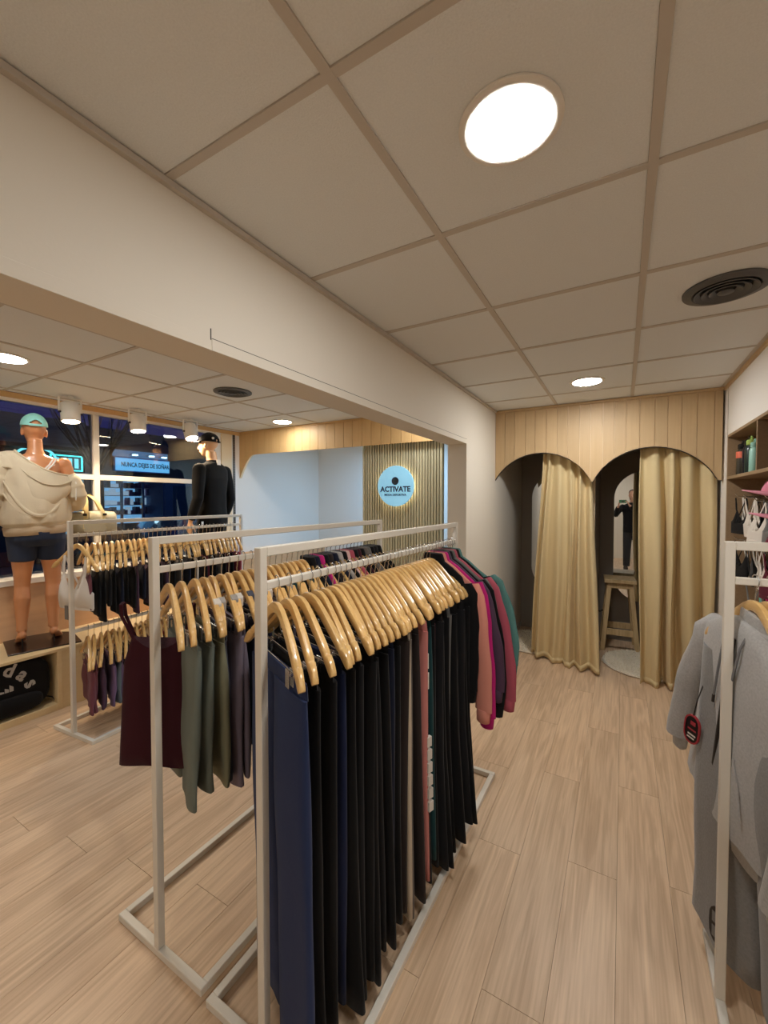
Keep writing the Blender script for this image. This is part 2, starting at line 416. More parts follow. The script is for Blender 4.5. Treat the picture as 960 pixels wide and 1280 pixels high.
obj('stand_off', MB().tube([(0, .006, 0), (0, .044, 0)], .02, 8), M_DARK, sg)
M_INK = mat('sign_ink', (22, 34, 46), .6)
R90 = Euler((PI/2, 0, 0))
o = link('lettering', text_mesh('ACTIVATE', .078, .0012, .0022, .98), M_INK, sg, (0, -.0135, -.035), R90)
o = link('lettering', text_mesh('MODA DEPORTIVA', .0295, .0012, .0006, 1.02), M_INK, sg, (0, -.0135, -.093), R90)
obj('emblem', disc(.041, -.0148, -.012, 28), M_INK, sg, (0, 0, .052))
mb = MB()
for r in (.011, .02, .029): mb.loft([[(q*math.cos(a), -.0152+dy, .052+1.1*q*math.sin(a)) for q, dy in ((r-.0012, 0), (r+.0012, 0), (r+.0012, .001), (r-.0012, .001))] for a in [PI*.1+i*PI*1.25/14+r*60 for i in range(15)]])
obj('emblem_lines', mb, mat('emblem_line', (60, 84, 100), .6), sg)

# ---- ceiling lamps
def ceiling_lamp(x, y, label, k=1.0, r=.098):
    t = thing('ceiling_lamp', label, 'ceiling light', (x, y, ZC), 0, 'round ceiling lamps')
    obj('trim_ring', MB().lathe([(r+.022, .002), (r+.022, -.003), (r+.012, -.006), (r, -.005), (r, .0)], n=40), M_WHITE, t, smooth=True)
    obj('diffuser', MB().lathe([(r-.001, -.003), (r-.003, -.0075), (.03, -.0085)], n=36), emit('led_diffuser_%d' % (k*10), WARM, LED*4*k), t)
ceiling_lamp(-.245, 1.026, 'large round white ceiling lamp nearest above the front rack')
ceiling_lamp(-.245, 3.474, 'small looking round ceiling lamp just before the arched fitting room fascia', 1.55)
ceiling_lamp(-3.35, 1.093, 'round ceiling lamp at the left frame edge above the cap mannequin', .9)
ceiling_lamp(-3.35, 3.52, 'round ceiling lamp just before the left wooden valance', .6)
ceiling_lamp(-1.62, 3.5, 'round ceiling lamp behind the beam, before the slatted panel', .5)
ceiling_lamp(-1.62, 1.09, 'round ceiling lamp behind the beam, above the middle rack', .3)
ceiling_lamp(-.245, -1.42, 'round ceiling lamp behind the camera')
ceiling_lamp(1.2, .42, 'round ceiling lamp above the right rack')
ceiling_lamp(-3.35, -1.35, 'round ceiling lamp in the left room behind the camera')
def vent(x, y, label):
    t = thing('ceiling_vent', label, 'vent', (x, y, ZC), 0, 'round ceiling vents')
    M = mat('vent_grey', (88, 88, 88), .5); MD = mat('vent_dark', (26, 26, 27), .7)
    obj('flange', MB().lathe([(.150, .002), (.150, -.006), (.118, -.014), (.112, -.010), (.112, .002)], n=44, cap=False), M, t, smooth=True)
    obj('throat', MB().lathe([(.116, 0), (.116, -.002)], n=32), MD, t)
    for r in (.092, .066, .040):
        obj('louvre_ring', MB().lathe([(r, -.003), (r+.018, -.016), (r+.015, -.019), (r-.005, -.006)], n=36, cap=False), M, t, smooth=True)
    obj('core', MB().lathe([(.024, -.004), (.030, -.018), (.012, -.022)], n=24), M, t, smooth=True)
vent(.363, 2.25, 'round dark ceiling vent on the right near the wall shelves')
vent(-2.79, 2.36, 'round dark ceiling vent in the left room')
# three window spotlights on the ceiling edge
for i, (y, nm) in enumerate(((1.757, 'nearest of the three white window spotlights, above the cap mannequin'),
                             (2.325, 'middle one of the three white window spotlights'),
                             (2.893, 'farthest of the three white window spotlights, nearest the black clothed mannequin'))):
    t = thing('window_spotlight', nm, 'spotlight', (-4.1, y, 2.35), 0, 'window spotlights')
    tilt = Euler((0, math.radians((-6, -8, -20)[i]), 0)).to_matrix().to_4x4()
    obj('housing', MB().lathe([(.066, -.075), (.07, -.07), (.07, .072), (.06, .085), (.02, .088)], n=26, cap=True).xf(tilt), M_WHITE, t, smooth=True)
    obj('lens', MB().lathe([(.058, -.0765), (.058, -.08)], n=24).xf(tilt), emit('spot_lens', (1, .80, .56), 45), t)
    mb = MB().beam((0, .082, 0), (0, .082, .125), .016, .006, (1, 0, 0)).beam((0, -.082, 0), (0, -.082, .125), .016, .006, (1, 0, 0)).box((-.012, -.085, .118), (.012, .085, .128)).box((-.02, -.02, .122), (.02, .02, ZC-2.35-.001))
    obj('bracket', mb, M_WHITE, t)
    for s in (-1, 1): obj('pivot_screw', MB().tube([(0, s*.069, 0), (0, s*.088, 0)], .009, 8), M_DARK, t)
    d = tilt @ Vector((0, 0, -1)); p = Vector((-4.1, y, 2.35))+d*.085
    spot_light('window_spot_light', p, p+d, SPOT, (1, .76, .5), 2.3, .7, .045)

# ---- fitting rooms: rods, curtains, mirrors, stool, rugs
M_CURT = mat('curtain_cloth', (214, 194, 150), .85, bump=.12, bscale=180, sheen=.1, spec=.2)
def curtain(label, xt0, xt1, xb0, xb1, ztop, folds, yt, yb, seed, zb=.015, amp=.045):
    rnd = random.Random(seed)
    t = thing('curtain', label, 'curtain', ((xt0+xt1)/2, YF+.1, 0), 0, 'fitting room curtains')
    ox, oy = (xt0+xt1)/2, YF+.1
    nx, nz = folds*14, 40; V = []
    ph = [rnd.uniform(-.5, .5) for _ in range(folds+2)]; wd = [rnd.uniform(.7, 1.3) for _ in range(folds+2)]
    for k in range(nz+1):
        v = k/nz
        for i in range(nx+1):
            u = i/nx
            x = (xt0+(xt1-xt0)*u)*(1-v)+(xb0+(xb1-xb0)*u)*v + .01*math.sin(9*u+5*v+seed)
            q = min(folds, max(0, folds*(u+.05*math.sin(2*PI*u*1.35+seed)*math.sin(PI*u)))); a = amp*(.55+.75*v)
            y = yt+(yb(u)-yt)*v**1.1 + a*math.sin(2*PI*q+ph[int(q)]*.8+1.1*v*math.sin(seed+q)) * wd[int(q)]
            y += .012*math.sin(4*PI*q+seed+3*v)*v
            z = ztop(x)*(1-v)+(zb+.012*math.sin(7*u+seed))*v
            V.append((x-ox, y-oy, z))
    F = [(k*(nx+1)+i, k*(nx+1)+i+1, (k+1)*(nx+1)+i+1, (k+1)*(nx+1)+i) for k in range(nz) for i in range(nx)]
    c = obj('cloth', MB().add(V, F), M_CURT, t, smooth=True, angle=80)
    s = c.modifiers.new('thickness', 'SOLIDIFY'); s.thickness = .004
    # stitched hem
    hv = []; 
    for i in range(nx+1):
        a = Vector(V[(nz-1)*(nx+1)+i]); b = Vector(V[nz*(nx+1)+i]); hv += [a+Vector((0, -.0055, 0)), b+Vector((0, -.0055, 0))]
    h = obj('hem', MB().add(hv, [(2*i, 2*i+2, 2*i+3, 2*i+1) for i in range(nx)]), M_CURT, t, smooth=True, angle=80)
    s = h.modifiers.new('thickness', 'SOLIDIFY'); s.thickness = .003
    for i in range(folds+1):
        x = xt0+(xt1-xt0)*i/folds
        obj('curtain_ring', MB().tube([(x-ox+.001*math.sin(a), yt-oy+.021*math.cos(a), 2.105+.021*math.sin(a)) for a in [2*PI*j/12 for j in range(13)]], .0022, 5), M_CHROME, t)
    return t
top = lambda x: 2.09
curtain('ochre curtain hanging in the left arch, gathered to the right', -.68, -.24, -.80, -.17, top, 5, YF+.09, lambda u: 4.44-.20*u, 1)
curtain('wide ochre curtain in the right arch beside the wall shelves', .125, .66, .14, .665, top, 4, YF+.09, lambda u: 4.19+.10*u+.05*math.sin(3*u), 3, amp=.062)
for x0, x1, nm in ((BX1, -.262, 'thin metal curtain rod behind the left arch'), (-.222, XR, 'thin metal curtain rod behind the right arch')):
    r = tag(obj('curtain_rod', MB().tube([(x0, YF+.09, 2.105), (x1, YF+.09, 2.105)], .011, 10), M_CHROME, smooth=True), nm, 'curtain rod', 'curtain rods')
M_MIRROR = mat('mirror_silver', (225, 228, 228), .015, 1)
def mirror(label, cx, z0, z1, hw):
    t = thing('wall_mirror', label, 'mirror', (cx, YB-.002, 0), 0, 'fitting room mirrors')
    def outline(hw, z0, z1, n=20):
        top = [(hw*math.cos(PI*k/n), z1-hw+hw*math.sin(PI*k/n)) for k in range(n+1)]
        return top+[(-hw*math.cos(PI*k/n), z0+hw-hw*math.sin(PI*k/n)) for k in range(n+1)]
    obj('glass', MB().prism(outline(hw, z0, z1), 1, -.012, -.006), M_MIRROR, t)
    obj('backing', MB().prism(outline(hw-.004, z0+.004, z1-.004), 1, -.006, .0), M_DARK, t)
mirror('pill shaped mirror with rounded ends, half hidden by the left curtain', -.70, .50, 1.93, .285)
mirror('pill shaped mirror behind the wooden stool in the right fitting room', .215, .46, 1.93, .30)
# stool
st = thing('wooden_stool', 'rustic pale wood stool with splayed legs in the right fitting room', 'stool', (-.02, 5.18, 0), math.radians(4))
obj('seat', MB().box((-.15, -.16, .725), (.15, -.003, .762)).box((-.15, .003, .725), (.15, .16, .762)), M_PINE, st, bevel=.004)
obj('apron', MB().box((-.115, -.125, .665), (.115, -.103, .724)), M_PINE, st, bevel=.002)
obj('apron', MB().box((-.115, .103, .665), (.115, .125, .724)), M_PINE, st, bevel=.002)
for sx in (-1, 1):
    for sy in (-1, 1):
        obj('leg', MB().beam((sx*.098, sy*.10, .724), (sx*.165, sy*.165, .0), .046, .036, (0, 1, 0)), M_PINE, st, bevel=.003)
for sy in (-1, 1): obj('rung', MB().box((-.15, sy*.15-.012, .17), (.15, sy*.15+.012, .235)), M_PINE, st, bevel=.002)
for sx in (-1, 1): obj('rung', MB().box((sx*.145-.012, -.14, .26), (sx*.145+.012, .14, .31)), M_PINE, st, bevel=.002)
# a small dark hook on the partition beside the stool
hk = tag(obj('wall_hook', MB().tube([(-.228, 4.9, .44), (-.19, 4.9, .44), (-.165, 4.9, .455)], .009, 8), M_DARK), 'small dark knob low on the partition beside the stool', 'hook')
# shaggy rugs
def rug(label, x, y, r, seed):
    rnd = random.Random(seed); mb = MB(); n = 64
    mb.lathe([(r*.96, .001), (r, .012), (r*.97, .028), (r*.6, .032), (.02, .032)], n=n)
    o = obj('shaggy_rug', mb, mat('rug_wool', (232, 222, 202), 1, bump=1.0, bscale=120, var=.15, sheen=.3), None, (x, y, 0.0), smooth=True)
    tag(o, label, 'rug', 'fitting room rugs')
    pm = MB()
    for _ in range(2600):
        a = rnd.uniform(0, 2*PI); q = r*math.sqrt(rnd.random())*1.02; px, py = q*math.cos(a), q*math.sin(a)
        h = rnd.uniform(.012, .03); dx, dy = rnd.uniform(-.016, .016), rnd.uniform(-.016, .016); z = .026 if q < r*.95 else .008
        pm.add([(px-.004, py, z), (px+.004, py-.002, z), (px, py+.004, z), (px+dx, py+dy, z+h)], [(0, 1, 3), (1, 2, 3), (2, 0, 3)])
    p = obj('pile', pm, M_RUG, o); p['kind'] = 'stuff'
M_RUG = mat('rug_pile', (236, 226, 206), 1, sheen=.3)
rug('round cream shaggy rug half under the left curtain', -.85, 4.86, .38, 1)
rug('round cream shaggy rug before the stool, under the right curtain', .22, 4.70, .38, 2)

# ---- shelf niche in the right wall
sh = thing('wall_shelf', 'built-in wooden wall shelf with compartments beside the right fitting room', 'shelf', (XR, 0, 0))
YS0, YS1 = YJ, YF-.12
def sb(nm, lo, hi): return obj(nm, B((lo[0]-XR, lo[1], lo[2]), (hi[0]-XR, hi[1], hi[2])), M_SHELF, sh, bevel=.0015)
sb('back_board', (XR+SHD-.012, YS0, .0), (XR+SHD, YS1, 2.10))
sb('side_board', (XR-.002, YS1-.02, 0), (XR+SHD-.012, YS1, 2.10))
sb('top_board', (XR-.004, YS0, 2.08), (XR+SHD-.012, YS1-.02, 2.10))
sb('shelf_board', (XR-.004, YS0, 1.762), (XR+SHD-.012, YS1-.02, 1.784))
for y in (3.27, 2.45): sb('divider', (XR-.002, y-.009, 1.784), (XR+SHD-.012, y+.009, 2.08))
sb('base_board', (XR-.002, YS0, .0), (XR+SHD-.012, YS1-.02, .10))
def bottle(x, y, z, body, cap_, label, band=None, h=.23, r=.036):
    t = thing('water_bottle', label, 'bottle', (x, y, z), 0, 'water bottles on the wall shelf')
    obj('body', MB().lathe([(r*.9, 0), (r, .006), (r, h*.8), (r*.8, h*.9), (r*.62, h*.94), (r*.62, h)], n=20), body, t, smooth=True)
    obj('cap', MB().lathe([(r*.74, h*.95), (r*.78, h*.96), (r*.78, h*1.1), (r*.6, h*1.13), (.004, h*1.13)], n=18), cap_, t, smooth=True)
    obj('loop', MB().tube([(0, -.018, h*1.12), (0, -.016, h*1.2), (0, 0, h*1.24), (0, .016, h*1.2), (0, .018, h*1.12)], .005, 6), cap_, t, smooth=True)
    if band: obj('band', MB().lathe([(r*1.02, h*.62), (r*1.03, h*.63), (r*1.03, h*.84), (r*1.02, h*.85)], n=20), band, t, smooth=True)
bz = 1.7842
M_SMOKE = mat('smoky_plastic', (58, 54, 46), .2, spec=.6); M_NAVY = mat('dark_navy_metal', (26, 28, 40), .25, .3)
bottle(.745, 3.90, bz, M_SMOKE, mat('black_plastic', (22, 22, 24), .25), 'smoky water bottle with orange band, leftmost on the shelf', mat('orange_band', (226, 112, 84), .6), .2)
bottle(.76, 3.80, bz, M_NAVY, mat('black_plastic', (22, 22, 24), .25), 'dark navy water bottle second from left on the shelf', None, .215)
bottle(.745, 3.66, bz, mat('dark_green_metal', (20, 44, 40), .3), mat('lime_plastic', (164, 190, 96), .4), 'dark green water bottle with lime lid on the shelf', None, .2)
bottle(.73, 3.50, bz, mat('mint_plastic', (150, 200, 186), .4), mat('mint_plastic', (150, 200, 186), .4), 'pale mint water bottle beside the shelf divider', None, .17, .03)

# ---- hooks with caps and bras in the lower shelf bay
def cap_mesh(r=.092, n=20):
    cr = MB(); rings = []
    for k in range(9):
        a = PI/2*k/8.3
        rings.append([(r*math.cos(a)*math.cos(2*PI*j/n)*.9, r*math.cos(a)*math.sin(2*PI*j/n)*1.12, .012+r*1.02*math.sin(a)) for j in range(n)])
    cr.loft(rings)
    br = MB(); m = 14; V = []
    for j in range(m+1):
        a = -1.12+2.24*j/m+PI/2
        x0, y0 = r*.9*math.cos(a), r*1.12*math.sin(a)
        for t in (0, .5, 1):
            ex = x0*(1+.02*t); ey = y0+t*(.076*max(0, math.cos((a-PI/2)*1.3)))
            V.append((ex, ey, .014+.010*t*(1-((a-PI/2)/1.12)**2)-.016*t-.010*(x0/r)**2*t))
    F = [(j*3+q, j*3+q+1, (j+1)*3+q+1, (j+1)*3+q) for j in range(m) for q in (0, 1)]
    br.add(V, F); return cr, br
def cap(label, loc, rot, m, mb_=None, scale=1.0, hole=False):
    t = thing('cap', label, 'cap', loc); t.rotation_euler = rot; t.scale = (scale,)*3
    a, b = cap_mesh()
    c = obj('crown', a, m, t, smooth=True, angle=70)
    if hole:   # half round opening at the back with its strap
        c.data = c.data.copy(); bm = bmesh.new(); bm.from_mesh(c.data)
        bmesh.ops.subdivide_edges(bm, edges=bm.edges[:], cuts=1, use_grid_fill=True)
        de = [f for f in bm.faces if (f.calc_center_median()-Vector((0, -.10, .012))).length < .040]
        bmesh.ops.delete(bm, geom=de, context='FACES'); bm.to_mesh(c.data); bm.free()
        s = c.modifiers.new('thickness', 'SOLIDIFY'); s.thickness = .003
        obj('strap', MB().tube([(.04*q, -.104+.006*q*q, .016) for q in (-1, -.5, 0, .5, 1)], [(.008, .002)]*5, 6, up=(0, 1, 0)), m, t)
    s = obj('brim', b, mb_ or m, t, smooth=True, angle=80); md = s.modifiers.new('thickness', 'SOLIDIFY'); md.thickness = .004
    obj('button', MB().ellipsoid((0, 0, .106), (.008, .008, .005), 8, 6), m, t, smooth=True)
    mb = MB()
    for k in range(6):
        a = k*PI/3+PI/6
        mb.tube([(.0845*math.cos(q)*math.cos(a), .1045*math.cos(q)*math.sin(a), .013+.0955*math.sin(q)) for q in [PI/2*i/8 for i in range(2, 9)]], .0012, 4)
    obj('seam', mb, m, t)
    return t
def bra_mesh(w=.30, t=.02):
    hw = w/2; f = MB(); R = []
    top = lambda x: -.20+.095*math.exp(-((abs(x)-.088)/.030)**2) - (.02*(abs(x)-.11)/.04 if abs(x) > .11 else 0)
    for i in range(29):
        x = -hw+w*i/28; q = max(0, 1-(x/hw)**2); zt = top(x); zb = -.312-.008*q; ring = []
        for k in range(7):
            v = k/6; z = zb+(zt-zb)*v
            bul = math.exp(-((abs(x)-.075)/.055)**2)*math.sin(PI*min(1, v*1.05))*.030
            ring.append((x, -(t*q**.5*.6+bul+.003), z))
        zk = min(zt, -.215)-.01*q
        for k in range(7):
            v = 1-k/6; ring.append((x, t*q**.5*.6+.003, zb+(zk-zb)*v))
        R.append(ring)
    f.loft(R); sps = []
    for s in (-1, 1):
        sps.append(MB().tube([(s*.090, -.010, -.12), (s*.094, -.008, -.06), (s*.092, 0, .0)], [(.013, .0025)]*3, 6, up=(0, 1, 0)))
        sps.append(MB().tube([(s*.092, 0, .0), (s*.05, .012, -.10), (-s*.03, .016, -.215)], [(.009, .0025)]*3, 6, up=(0, 1, 0)))
    return f, sps
BRA = []
def make_bra(label, m, loc, rot, group=None, scale=1.0, tagc=None):
    if not BRA:
        f, sps = bra_mesh(); BRA.append((f.mesh('cups', True, angle=70), [s.mesh('strap', True) for s in sps]))
    t = thing('sports_bra', label, 'sports bra', loc, 0, group); t.rotation_euler = rot; t.scale = (scale,)*3
    link('cups', BRA[0][0], m, t)
    b = link('band', BAND[0] if BAND else mkband(), m, t)
    for s in BRA[0][1]: link('strap', s, m, t)
    if tagc: obj('price_tag', B((-.06, -.03, -.385), (-.03, -.028, -.30)), tagc, t)
    return t
BAND = []
def mkband():
    f = MB(); f.loft([[(.148*math.cos(a), .021*math.sin(a), z) for a in [2*PI*j/20 for j in range(20)]] for z in (-.322, -.296)])
    BAND.append(f.mesh('band', True, angle=60)); return BAND[0]
xb = XR+SHD-.012
def peg(y, z, n):
    p = tag(obj('display_hook', MB().tube([(xb, y, z), (XR+.03, y, z), (XR+.012, y, z+.02)], .004, 6), M_CHROME, smooth=True), n, 'hook', 'display hooks in the wall shelf'); return p
pal = {'black': (16, 16, 18), 'white': (214, 206, 196), 'grey': (110, 108, 106), 'dark grey': (52, 52, 54), 'magenta': (170, 26, 92), 'mint': (120, 190, 176), 'burgundy': (92, 18, 40)}
layout = [  # y, z, colours front to back
    (3.86, 1.63, ('black', 'white')), (3.62, 1.62, ('white', 'black', 'grey')), (3.38, 1.60, ('white', 'dark grey')), (3.14, 1.61, ('grey', 'black')),
    (3.86, 1.32, ('black', 'white')), (3.62, 1.31, ('dark grey', 'white')), (3.38, 1.31, ('white', 'black')), (3.14, 1.30, ('burgundy', 'black')),
    (3.50, 1.06, ('grey', 'black')), (3.26, 1.05, ('mint', 'grey')), (3.04, 1.05, ('magenta', 'black')), (2.82, 1.05, ('mint', 'magenta'))]
rowname = lambda z: 'top' if z > 1.5 else ('middle' if z > 1.2 else 'bottom')
cnt = {}
for y, z, cols in layout:
    r = rowname(z); cnt[r] = cnt.get(r, 0)+1
    peg(y, z, '%s chrome hook from the left in the %s row of the wall shelf' % (ordw(cnt[r]-1), r))
    for q, cn in enumerate(cols):
        make_bra('%s sports bra, %s on the %s hook of the %s shelf row' % (cn, ('foremost', 'next behind', 'last')[q], ordw(cnt[r]-1), r),
                 fabric(pal[cn]), (XR+.045+.045*q, y, z-.01), (random.uniform(-.1, .1), random.uniform(-.06, .06), PI/2+random.uniform(-.3, .3)), 'sports bras hung in the wall shelf', .8)
PINK = fabric((226, 140, 164))
cap('pink cap on the upper hook of the wall shelf at the right', (XR+.03, 2.84, 1.62), (math.radians(10), 0, math.radians(75)), PINK, fabric((234, 158, 178)))
cap('second pink cap hung below the first in the wall shelf', (XR+.05, 2.80, 1.50), (math.radians(10), 0, math.radians(70)), PINK, fabric((234, 158, 178)))
cap('burgundy cap on the lower hook of the wall shelf', (XR+.05, 2.84, 1.345), (math.radians(6), 0, math.radians(80)), fabric((112, 20, 52)))

# ================================================================== RACKS
BAR = .026
def rack(label, near, far, hw, top=1.47, rail=1.36, low=None, name='clothes_rack'):
    a, b = Vector((*near, 0)), Vector((*far, 0)); L = (b-a).length; rz = math.atan2(b.y-a.y, b.x-a.x)-PI/2
    t = thing(name, label, 'clothes rack', a, rz, 'white metal clothes racks'); h = BAR/2
    for y in (0, L): obj('post', B((-h, y-h, BAR), (h, y+h, top)), M_RACK, t, bevel=.002)
    obj('top_bar', B((-h, h, top-BAR), (h, L-h, top)), M_RACK, t, bevel=.002)
    obj('hanging_rail', B((-.011, h, rail-.011), (.011, L-h, rail+.011)), M_RACK, t, bevel=.002)
    if low: obj('lower_rail', B((-.011, h, low-.011), (.011, L-h, low+.011)), M_RACK, t, bevel=.002)
    for y in (0, L): obj('foot_bar', B((-hw, y-h, 0), (hw, y+h, BAR)), M_RACK, t, bevel=.002)
    for s in (-1, 1): obj('base_bar', B((s*(hw-h)-h, h, 0), (s*(hw-h)+h, L-h, BAR)), M_RACK, t, bevel=.002)
    return t, L
RF, LF = rack('nearest white metal rack, the front rack of long trousers', (-.875, .83), (-.866, 2.36), .245)
RM, LM = rack('middle white metal rack behind the front rack', (-1.40, .842), (-1.39, 2.36), .245, 1.475)
RW, LW = rack('far white metal rack with two rails beside the window platform', (-3.215, 1.362), (-3.33, 2.90), .23, 1.465, 1.365, .714)
RR, LR = rack('right white metal rack holding grey hoodies', (.288, 1.64), (1.75, 1.63), .24, 1.475, 1.355)

# ================================================================== HANGERS
def hanger_body():
    st = [(0, 0, .017), (.018, -.002, .017), (.04, -.012, .0165), (.075, -.036, .0155), (.115, -.066, .0145), (.155, -.095, .0135), (.178, -.112, .0128),
          (.182, -.1165, .0105), (.188, -.121, .0105), (.192, -.122, .0145), (.212, -.138, .0155), (.226, -.152, .012), (.231, -.158, .005)]
    rings = []
    full = [(-x, z, r) for x, z, r in st[:0:-1]]+st
    for i, (x, z, r) in enumerate(full):
        p = full[max(i-1, 0)]; q = full[min(i+1, len(full)-1)]
        d = Vector((q[0]-p[0], 0, q[1]-p[1])).normalized(); nrm = Vector((-d.z, 0, d.x))
        y0 = .022*(abs(x)/.23)**2           # arms bend forward
        ht = .0085+.003*min(1, abs(x)/.12) if abs(x) < .2 else .0095
        ring = []
        for k in range(10):
            a = 2*PI*k/10; ca, sa = math.cos(a), math.sin(a)
            ring.append(Vector((x, -y0, z-.0))+nrm*r*math.copysign(abs(ca)**.6, ca)+Vector((0, 1, 0))*ht*math.copysign(abs(sa)**.6, sa))
        rings.append(ring)
    return MB().loft(rings).mesh('hanger_body', True, angle=50)
NZ = -.056        # top of the wooden neck below the rail centre
def hook_mesh():
    pts = [(0, 0, NZ-.012), (0, 0, NZ+.012), (.002, 0, -.032)]
    for k in range(0, 15):
        a = -PI*.42-(-1)*0+k*(PI*1.22)/14
        pts.append((.0195*math.cos(a), 0, .002+.0195*math.sin(a)))
    pts = pts[:2]+[(.004, 0, -.028)]+pts[3:]
    return MB().tube(pts, .0017, 6, up=(0, 1, 0)).mesh('hook', True, angle=80)
ME_BODY = hanger_body(); ME_BODY.transform(Matrix.Translation((0, 0, NZ-.017)))
ME_HOOK = hook_mesh()
ME_BAR = MB().tube([(-.17, -.012, NZ-.125), (-.165, -.010, NZ-.158), (.165, -.010, NZ-.158), (.17, -.012, NZ-.125)], .0016, 6, up=(0, 1, 0)).mesh('bar', True)
ME_CLIP = MB().box((-.012, -.012, -.045), (.012, -.007, .004)).box((-.012, .001, -.045), (.012, .006, .004)).tube([(-.013, -.003, -.008), (.013, -.003, -.008)], .006, 8).mesh('clip', bevel=.001)
ZCLIP = NZ-.158
def hanger(label, root, s, z, ang, group, bar=True, jitter=.0):
    M = root.matrix_basis
    t = thing('wooden_hanger', label, 'hanger', M @ Vector((0, s, z)), root.rotation_euler.z+ang, group)
    link('body', ME_BODY, M_HANG, t); link('hook', ME_HOOK, M_CHROME, t)
    if bar:
        link('bar', ME_BAR, M_CHROME, t)
        for x in (-.13, .13): link('clip', ME_CLIP, M_CHROME, t, (x, -.010, ZCLIP+.002))
    return t

# ================================================================== GARMENTS (local: x across, y along the rail, z from rail)
def sring(cx, cy, z, a, b, n=22, p=.75, fold=0, ph=0, fq=5):
    R = []
    for k in range(n):
        t = 2*PI*k/n; ca, sa = math.cos(t), math.sin(t)
        x = a*math.copysign(abs(ca)**p, ca)
        y = b*math.copysign(abs(sa)**p, sa)+fold*math.sin(fq*x/.1+ph)
        R.append((cx+x, cy+y, z))
    return R
GM = {}
def trousers(v, W=.34, L=.98, flare=1.0, top=None, thick=.017):
    key = ('t', v, W, L, flare, thick)
    if key in GM: return GM[key]
    rnd = random.Random(hash(key[1:3]) % 999+v); z0 = ZCLIP-.012 if top is None else top
    band = MB().loft([sring(0, 0, z0, W*.46, .007), sring(0, 0, z0-.01, W*.465, .010), sring(0, 0, z0-.042, W*.475, .011), sring(0, 0, z0-.045, W*.47, .008)])
    legs = []
    for s in (-1, 1):
        rings = []; ph = rnd.uniform(0, 6); n = 13; dr = rnd.uniform(-.012, .012)
        for k in range(n+1):
            u = k/n; z = z0-.04-(L-.04)*u
            hw = W*.245*(1.02 if u < .3 else 1.02-(u-.3)*.55*(1-flare*.6)+ (max(0, u-.55)*.55*(flare-.6)))
            cx = s*(W*.235+ (.0 if u < .3 else (u-.3)*.03*flare))+dr*u
            rings.append(sring(cx, .006*math.sin(3*u+ph)+dr*u, z, hw, thick*(.75+.45*math.sin(PI*min(1, u*1.2)))+.003*u+.003*math.sin(11*u+ph), fold=.0065*u**.5, ph=ph+2.0*u, fq=3.2))
        rings.append(sring(cx, .006*math.sin(3+ph)+dr, z-.004, hw*.96, thick*.5, fold=.0045, ph=ph+2, fq=3.2))
        legs.append(MB().loft(rings).mesh('leg', True, angle=70))
    GM[key] = (band.mesh('waistband', True, angle=60), legs); return GM[key]
def jacket(v, W=.46, L=.62, thick=.032, sl=.60, out=.10):
    key = ('j', v, W, L, thick, sl, out)
    if key in GM: return GM[key]
    rnd = random.Random(v*7+3); rings = []; ph = rnd.uniform(0, 6); hw = W/2
    for k, (z, a, b) in enumerate([(NZ-.012, .055, .020), (NZ-.02, .075, .026), (NZ-.045, .125, .03), (NZ-.085, .185, .032), (NZ-.125, hw*.98, .032), (NZ-.17, hw*1.02, .034)]):
        rings.append(sring(0, 0, z, a, b*thick/.032, 26, .7))
    for k in range(1, 9):
        u = k/8; z = NZ-.17-(L-.17)*u
        rings.append(sring(0, 0, z, hw*(1.0-.06*math.sin(PI*u)+.02*u), thick*(1.05+.25*u), 26, .7, fold=.009*u, ph=ph+u, fq=3.0))
    z = NZ-L; hem = MB().loft([sring(0, 0, z+.002, hw*.99, thick*1.1, 26, .7), sring(0, 0, z-.006, hw*.95, thick*1.05, 26, .7), sring(0, 0, z-.05, hw*.93, thick*.98, 26, .7), sring(0, 0, z-.055, hw*.91, thick*.8, 26, .7)])
    sls = []; cuffs = []
    for s in (-1, 1):
        pts = []; rs = []; o = out*rnd.uniform(.8, 1.15); fy = -.03*rnd.uniform(.2, 1.2)
        for k in range(11):
            u = k/10
            pts.append((s*(hw*.90+.02+o*math.sin(u*PI*.55)), fy*u+.010*math.sin(4*u+ph), NZ-.115-sl*u))
            rs.append(((.058-.014*u)*(1+.07*math.sin(17*u+ph)), (.036-.006*u)*(1+.10*math.sin(13*u+ph))*thick/.032))
        rs[0] = (.028, .02)
        sls.append(MB().tube(pts, rs, 14, up=(0, 1, 0)).mesh('sleeve', True, angle=70))
        e = pts[-1]; cuffs.append(MB().tube([(e[0], e[1], e[2]+.004), (e[0], e[1], e[2]-.012), (e[0]-s*.002, e[1], e[2]-.055), (e[0]-s*.002, e[1], e[2]-.06)], [(.034, .022), (.037, .025), (.034, .023), (.028, .018)], 12, up=(0, 1, 0)).mesh('cuff', True, angle=60))
    col = MB().loft([sring(0, 0, NZ-.02, .072, .026), sring(0, -.004, NZ+.012, .062, .026), sring(0, -.006, NZ+.02, .058, .022)])
    GM[key] = (MB().loft(rings).mesh('torso', True, angle=70), sls, cuffs, hem.mesh('hem_band', True, angle=60), col.mesh('collar', True, angle=60)); return GM[key]
